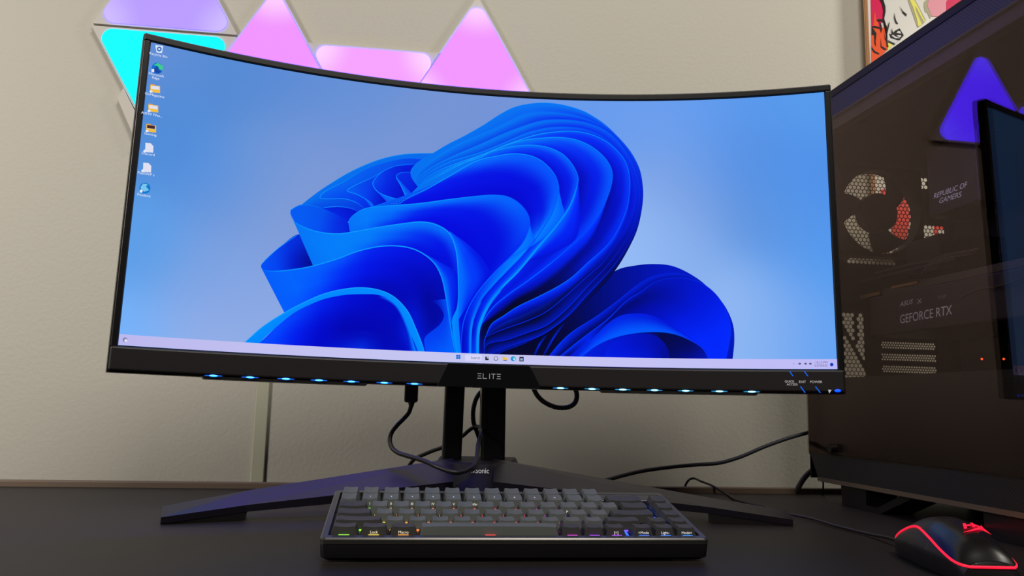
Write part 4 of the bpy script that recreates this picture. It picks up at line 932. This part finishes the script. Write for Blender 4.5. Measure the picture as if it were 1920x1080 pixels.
# rear fan
def disk_ring(bm, r0, r1, t0, t1, n=48, sq=None):
    R = []
    for k in range(n):
        a_ = 2*math.pi*k/n; c, s_ = math.cos(a_), math.sin(a_); ro = r1 if sq is None else sq/max(abs(c), abs(s_), .001) if sq/max(abs(c),abs(s_)) < sq*1.38 else sq*1.38
        R.append([bm.verts.new(PC(t_, .364+r_*s_, .114+r_*c)) for t_, r_ in ((t0,r0),(t0,ro),(t1,ro),(t1,r0))])
    for k in range(n):
        for j in range(4): bm.faces.new((R[k][j], R[k][(j+1)%4], R[(k+1)%n][(j+1)%4], R[(k+1)%n][j]))
bm = BM(); disk_ring(bm, .0655, None, .003, .026, sq=.070); fan = finish('rear_fan', bm, pcin, pc)
bm = BM(); disk_ring(bm, .0002, .030, .004, .022); finish('fan_hub', bm, pcin, fan)
for k in range(3):
    bm = BM(); a0 = 2*math.pi*k/3+.62; g = []
    for i in range(9):
        r_ = .022+.0405*i/8; row_ = []
        for j in range(4):
            a_ = a0+.35*(i/8)**1.3-.44+.29*j; row_.append(bm.verts.new(PC(.006+.0035*j, .364+r_*math.sin(a_), .114+r_*math.cos(a_))))
        g.append(row_)
    for i in range(8):
        for j in range(3): bm.faces.new((g[i][j], g[i+1][j], g[i+1][j+1], g[i][j+1]))
    finish('fan_blade', bm, pcin, fan)
# graphics card with printing along its side
gpum = mat('card_metal', (28,23,21), .45, metal=.3)
bm = BM(); pbox(bm, .075, .36, .166, .222, .056, .19); gpu = finish('graphics_card', bm, gpum, pc, bevel=.003)
bm = BM(); pbox(bm, .10, .36, .222, .232, .060, .185); finish('card_backplate', bm, mat('backplate', (58,50,42), .4, metal=.4), gpu, bevel=.001)
prm = mat('card_print', (150,140,148), .5, em=(.11,.095,.12), es=1)
def pcplane(px, py, w_): return atplane(px, py, PC(0,0,w_), PN)
def side_text(name, s, pl, pr_, h, w_, parent, m, shear=0.0):
    A = pcplane(*pl, w_); B = pcplane(*pr_, w_); V, F = text2d(s, 1.0, shear=shear); wm = max(v[0] for v in V)
    up = pcplane(pl[0], pl[1]-h, w_)-A
    bm = BM(); vs = [bm.verts.new(A+(B-A)*(x/wm)+up*(y/.73)) for x, y in V]
    for f in F:
        try: bm.faces.new([vs[i] for i in f])
        except ValueError: pass
    finish(name, bm, m, parent, recalc=False)
side_text('card_lettering', 'GEFORCE RTX', (1687,607), (1785,589), 17, .0555, gpu, prm)
side_text('card_lettering', 'ASUS', (1687,575), (1712,569), 9, .0555, gpu, prm, .25)
side_text('card_lettering', 'X', (1720,570), (1728,568), 9, .0555, gpu, prm)
side_text('card_lettering', 'TUF', (1757,561), (1774,558), 6, .0555, gpu, mat('card_print_dim', (90,80,76), .5, em=(.04,.035,.03)))
bm = BM(); pbox(bm, .098, .20, .338, .44, .14, .2); cov = finish('board_cover', bm, mat('cover_black', (26,22,21), .4), pc, bevel=.004)
rog = mat('cover_print', (140,136,160), .5, em=(.22,.21,.31), es=1)
side_text('cover_lettering', 'REPUBLIC OF', (1750,373), (1814,350), 10, .1395, cov, rog, .2)
side_text('cover_lettering', 'GAMERS', (1760,382), (1803,368.5), 10, .1395, cov, rog, .2)
bm = BM(); pbox(bm, .10, .17, .25, .30, .10, .2); finish('cooler_block', bm, pcin, pc, bevel=.003)
brz = mat('bronze_glint', (150,112,66), .3, metal=.8); dkc = mat('inner_cable', (58,46,38), .3, metal=.3)  # bronze tone puts glints into the colour of cables and card bars
for P in ([(1607,529),(1650,519),(1700,507),(1790,485)],[(1730,513),(1742,498),(1760,486),(1785,478),(1830,470)],[(1727,517),(1740,503),(1757,491),(1780,483),(1820,476)],[(1733,508),(1745,492),(1764,481),(1790,474),(1835,466)],[(1640,512),(1700,497),(1760,486)],[(1800,560),(1830,545),(1880,535),(1920,520)]):
    bm = BM(); tube(bm, [tuple(pcplane(x_, y_, .05)) for x_, y_ in P], .0011, n=40, seg=6); finish('inner_cable', bm, dkc, pc)
for P, h_ in ((((1671,541),(1720,531)),4),(((1612,560),(1648,552)),5)):
    a_, b_ = pcplane(*P[0], .055), pcplane(*P[1], .055); u_ = pcplane(P[0][0], P[0][1]-h_, .055)-a_
    bm = BM(); prism(bm, [a_, b_, b_+u_, a_+u_], -PN*.002); finish('card_edge_glint', bm, brz, gpu)
redled = mat('red_indicator', (255,40,10), em=(1.6,.15,.03), es=1)
for px_, py_ in ((1841,673),(1882,673)):
    bm = BM(); q = bmesh.ops.create_uvsphere(bm, u_segments=8, v_segments=6, radius=.0013)
    c_ = pcplane(px_, py_, .05)
    for v in bm.verts: v.co += c_
    finish('indicator_led', bm, redled, pc)
# thumb screw
bm = BM(); bmesh.ops.create_cone(bm, cap_ends=True, segments=20, radius1=.0065, radius2=.006, depth=.010)
Q = PN.to_track_quat('Z', 'Y').to_matrix()
for v in bm.verts: v.co = Q @ v.co+PC(.074,.0106,-.0075)
finish('thumb_screw', bm, mat('screw_dark', (50,44,40), .35, metal=.7), pc)
# tinted glass
g = bpy.data.materials.new('tinted_glass'); g.use_nodes = True; nt = g.node_tree; nt.nodes.clear()
out = nt.nodes.new('ShaderNodeOutputMaterial'); mx = nt.nodes.new('ShaderNodeMixShader'); tr = nt.nodes.new('ShaderNodeBsdfTransparent'); gl = nt.nodes.new('ShaderNodeBsdfGlossy'); fr = nt.nodes.new('ShaderNodeFresnel')
tr.inputs[0].default_value = (.88,.85,.80,1); gl.inputs['Roughness'].default_value = .006; gl.inputs[0].default_value = (.82,.62,.60,1); fr.inputs['IOR'].default_value = 1.5
gg = nt.nodes.new('ShaderNodeNewGeometry'); im = nt.nodes.new('ShaderNodeMapRange'); im.inputs['To Min'].default_value = 1.39; im.inputs['To Max'].default_value = 1/1.39
nt.links.new(gg.outputs['Backfacing'], im.inputs['Value']); nt.links.new(im.outputs[0], fr.inputs['IOR'])
nt.links.new(fr.outputs[0], mx.inputs[0]); nt.links.new(tr.outputs[0], mx.inputs[1]); nt.links.new(gl.outputs[0], mx.inputs[2]); nt.links.new(mx.outputs[0], out.inputs[0])
bm = BM(); pbox(bm, .0, L_-.02, .0, .4813, -.0035, .0); finish('glass_side_panel', bm, g, pc)
# skid feet
prof = [(.066,BOT),(.068,-.0668),(.155,-.0668),(.225,BOT),(.20,BOT),(.150,-.060),(.125,-.060),(.125,BOT)]
for dt in (0, .27):
    for w0 in (.008, .20):
        bm = BM(); prism(bm, [PC(t_+dt, b, w0) for t_, b in prof], -PN*.045); finish('foot', bm, pcm, pc)

# ---------------------------------------------------------------- cables
def braid(name):
    m = bpy.data.materials.new(name); m.use_nodes = True; nt = m.node_tree; b = nt.nodes['Principled BSDF']
    wv = nt.nodes.new('ShaderNodeTexWave'); wv.inputs['Scale'].default_value = 130; wv.wave_type = 'BANDS'; wv.bands_direction = 'DIAGONAL'
    tc = nt.nodes.new('ShaderNodeTexCoord'); nt.links.new(tc.outputs['Object'], wv.inputs['Vector'])
    mx = nt.nodes.new('ShaderNodeMix'); mx.data_type = 'RGBA'; mx.inputs[6].default_value = lin((12,12,14))+(1,); mx.inputs[7].default_value = lin((74,74,86))+(1,)
    nt.links.new(wv.outputs['Fac'], mx.inputs[0]); nt.links.new(mx.outputs[2], b.inputs['Base Color']); b.inputs['Roughness'].default_value = .5
    return m
brm = braid('braided_sleeve')
def cable(name, label, pts, r, m, loc=None, n=120, group=None):
    P = [tuple(aty(x_, y_, d_)) for x_, y_, d_ in pts]
    bm = BM(); tube(bm, P, r, n=n, seg=12); o = finish(name, bm, m, smooth=3.2)
    return tag(o, label, 'cable', group)
# plug and its cable hanging in front of the column
ut = thing('usb_cable', 'thin black cable plugged in under the monitor, looping across the stand base', 'cable', aty(771,722,1.0))
bm = BM(); c_ = aty(771,741,1.0)
box(bm, (c_.x, c_.y, c_.z+.004), (.0165,.009,.026)); finish('plug', bm, blackp, ut, bevel=.003)
bm = BM(); tube(bm, [tuple(aty(771.5,752,1.0)), tuple(aty(771,764,1.0))], .0035, n=6, seg=12, rads=[.0045,.0026]); finish('strain_relief', bm, blackp, ut)
P = [(771,760,1.0),(767,773,1.0),(757,785,1.0),(745,797,.995),(734,812,.99),(731,826,.985),(735,839,.98),(745,848,.975),(765,855,.965),(783,860,.955),(800,866,.945),(817,874,.935),(835,881,.93),(848,885,.928),(860,886,.93),(875,882,.94),(887,874,.95),(893,862,.965),(895,850,.98),(897,832,1.0),(901,818,1.01),(904,808,1.03),(901,802,1.06),(895,800,1.085),(887,802,1.09),(878,808,1.095),(869,816,1.10),(850,828,1.11),(829,839,1.12),(812,845,1.13),(795,852,1.14),(784,857,1.15),(775,863,1.16),(768,872,1.17),(762,884,1.17)]
bm = BM(); tube(bm, [tuple(aty(*q)) for q in P], .0027, n=260, seg=10); finish('cord', bm, cabm, ut, smooth=3.2)
cable('braided_cable', 'braided cable curving down between the two stand columns', [(915,715,1.09),(909,729,1.09),(899,738,1.09),(892,750,1.09),(888,765,1.09),(887,778,1.09),(888,792,1.09),(893,806,1.09),(898,820,1.1),(900,834,1.12),(899,850,1.15),(898,862,1.2)], .0031, brm)
cable('braided_cable', 'braided cable loop hanging below the monitor right of the stand', [(998,715,1.03),(1001,729,1.03),(1008,742,1.03),(1018,752,1.03),(1030,759,1.03),(1043,763.5,1.03),(1057,764.5,1.03),(1069,762,1.03),(1078,755,1.03),(1081.5,744,1.03),(1080,733,1.03),(1073,720,1.03)], .0031, brm)
cable('braided_cable', 'long braided cable running from behind the stand up to the rear of the tower', [(1120,904,1.15),(1141,899,1.16),(1172,890.5,1.18),(1208,882.5,1.20),(1256,876,1.22),(1304,871.5,1.235),(1330,870,1.24),(1351.5,867.5,1.24),(1387.5,857,1.24),(1435,837,1.24),(1483,820,1.24),(1517,810.5,1.24),(1545,800,1.24)], .0029, brm)
cable('power_cord', 'thick grey cord dropping from the rear of the tower behind the desk edge', [(1545,872,1.27),(1531,877.5,1.27),(1519,885,1.27),(1509,895,1.27),(1502,905,1.272),(1496,916,1.275),(1491,927,1.28),(1486,944,1.29)], .0042, mat('grey_rubber', (78,72,66), .4))
cable('thin_cord', 'thin black cord hanging straight down at the rear corner of the tower', [(1543,896,1.25),(1543.5,907,1.25),(1543.5,918,1.255),(1543.5,935,1.29)], .0013, cabm)
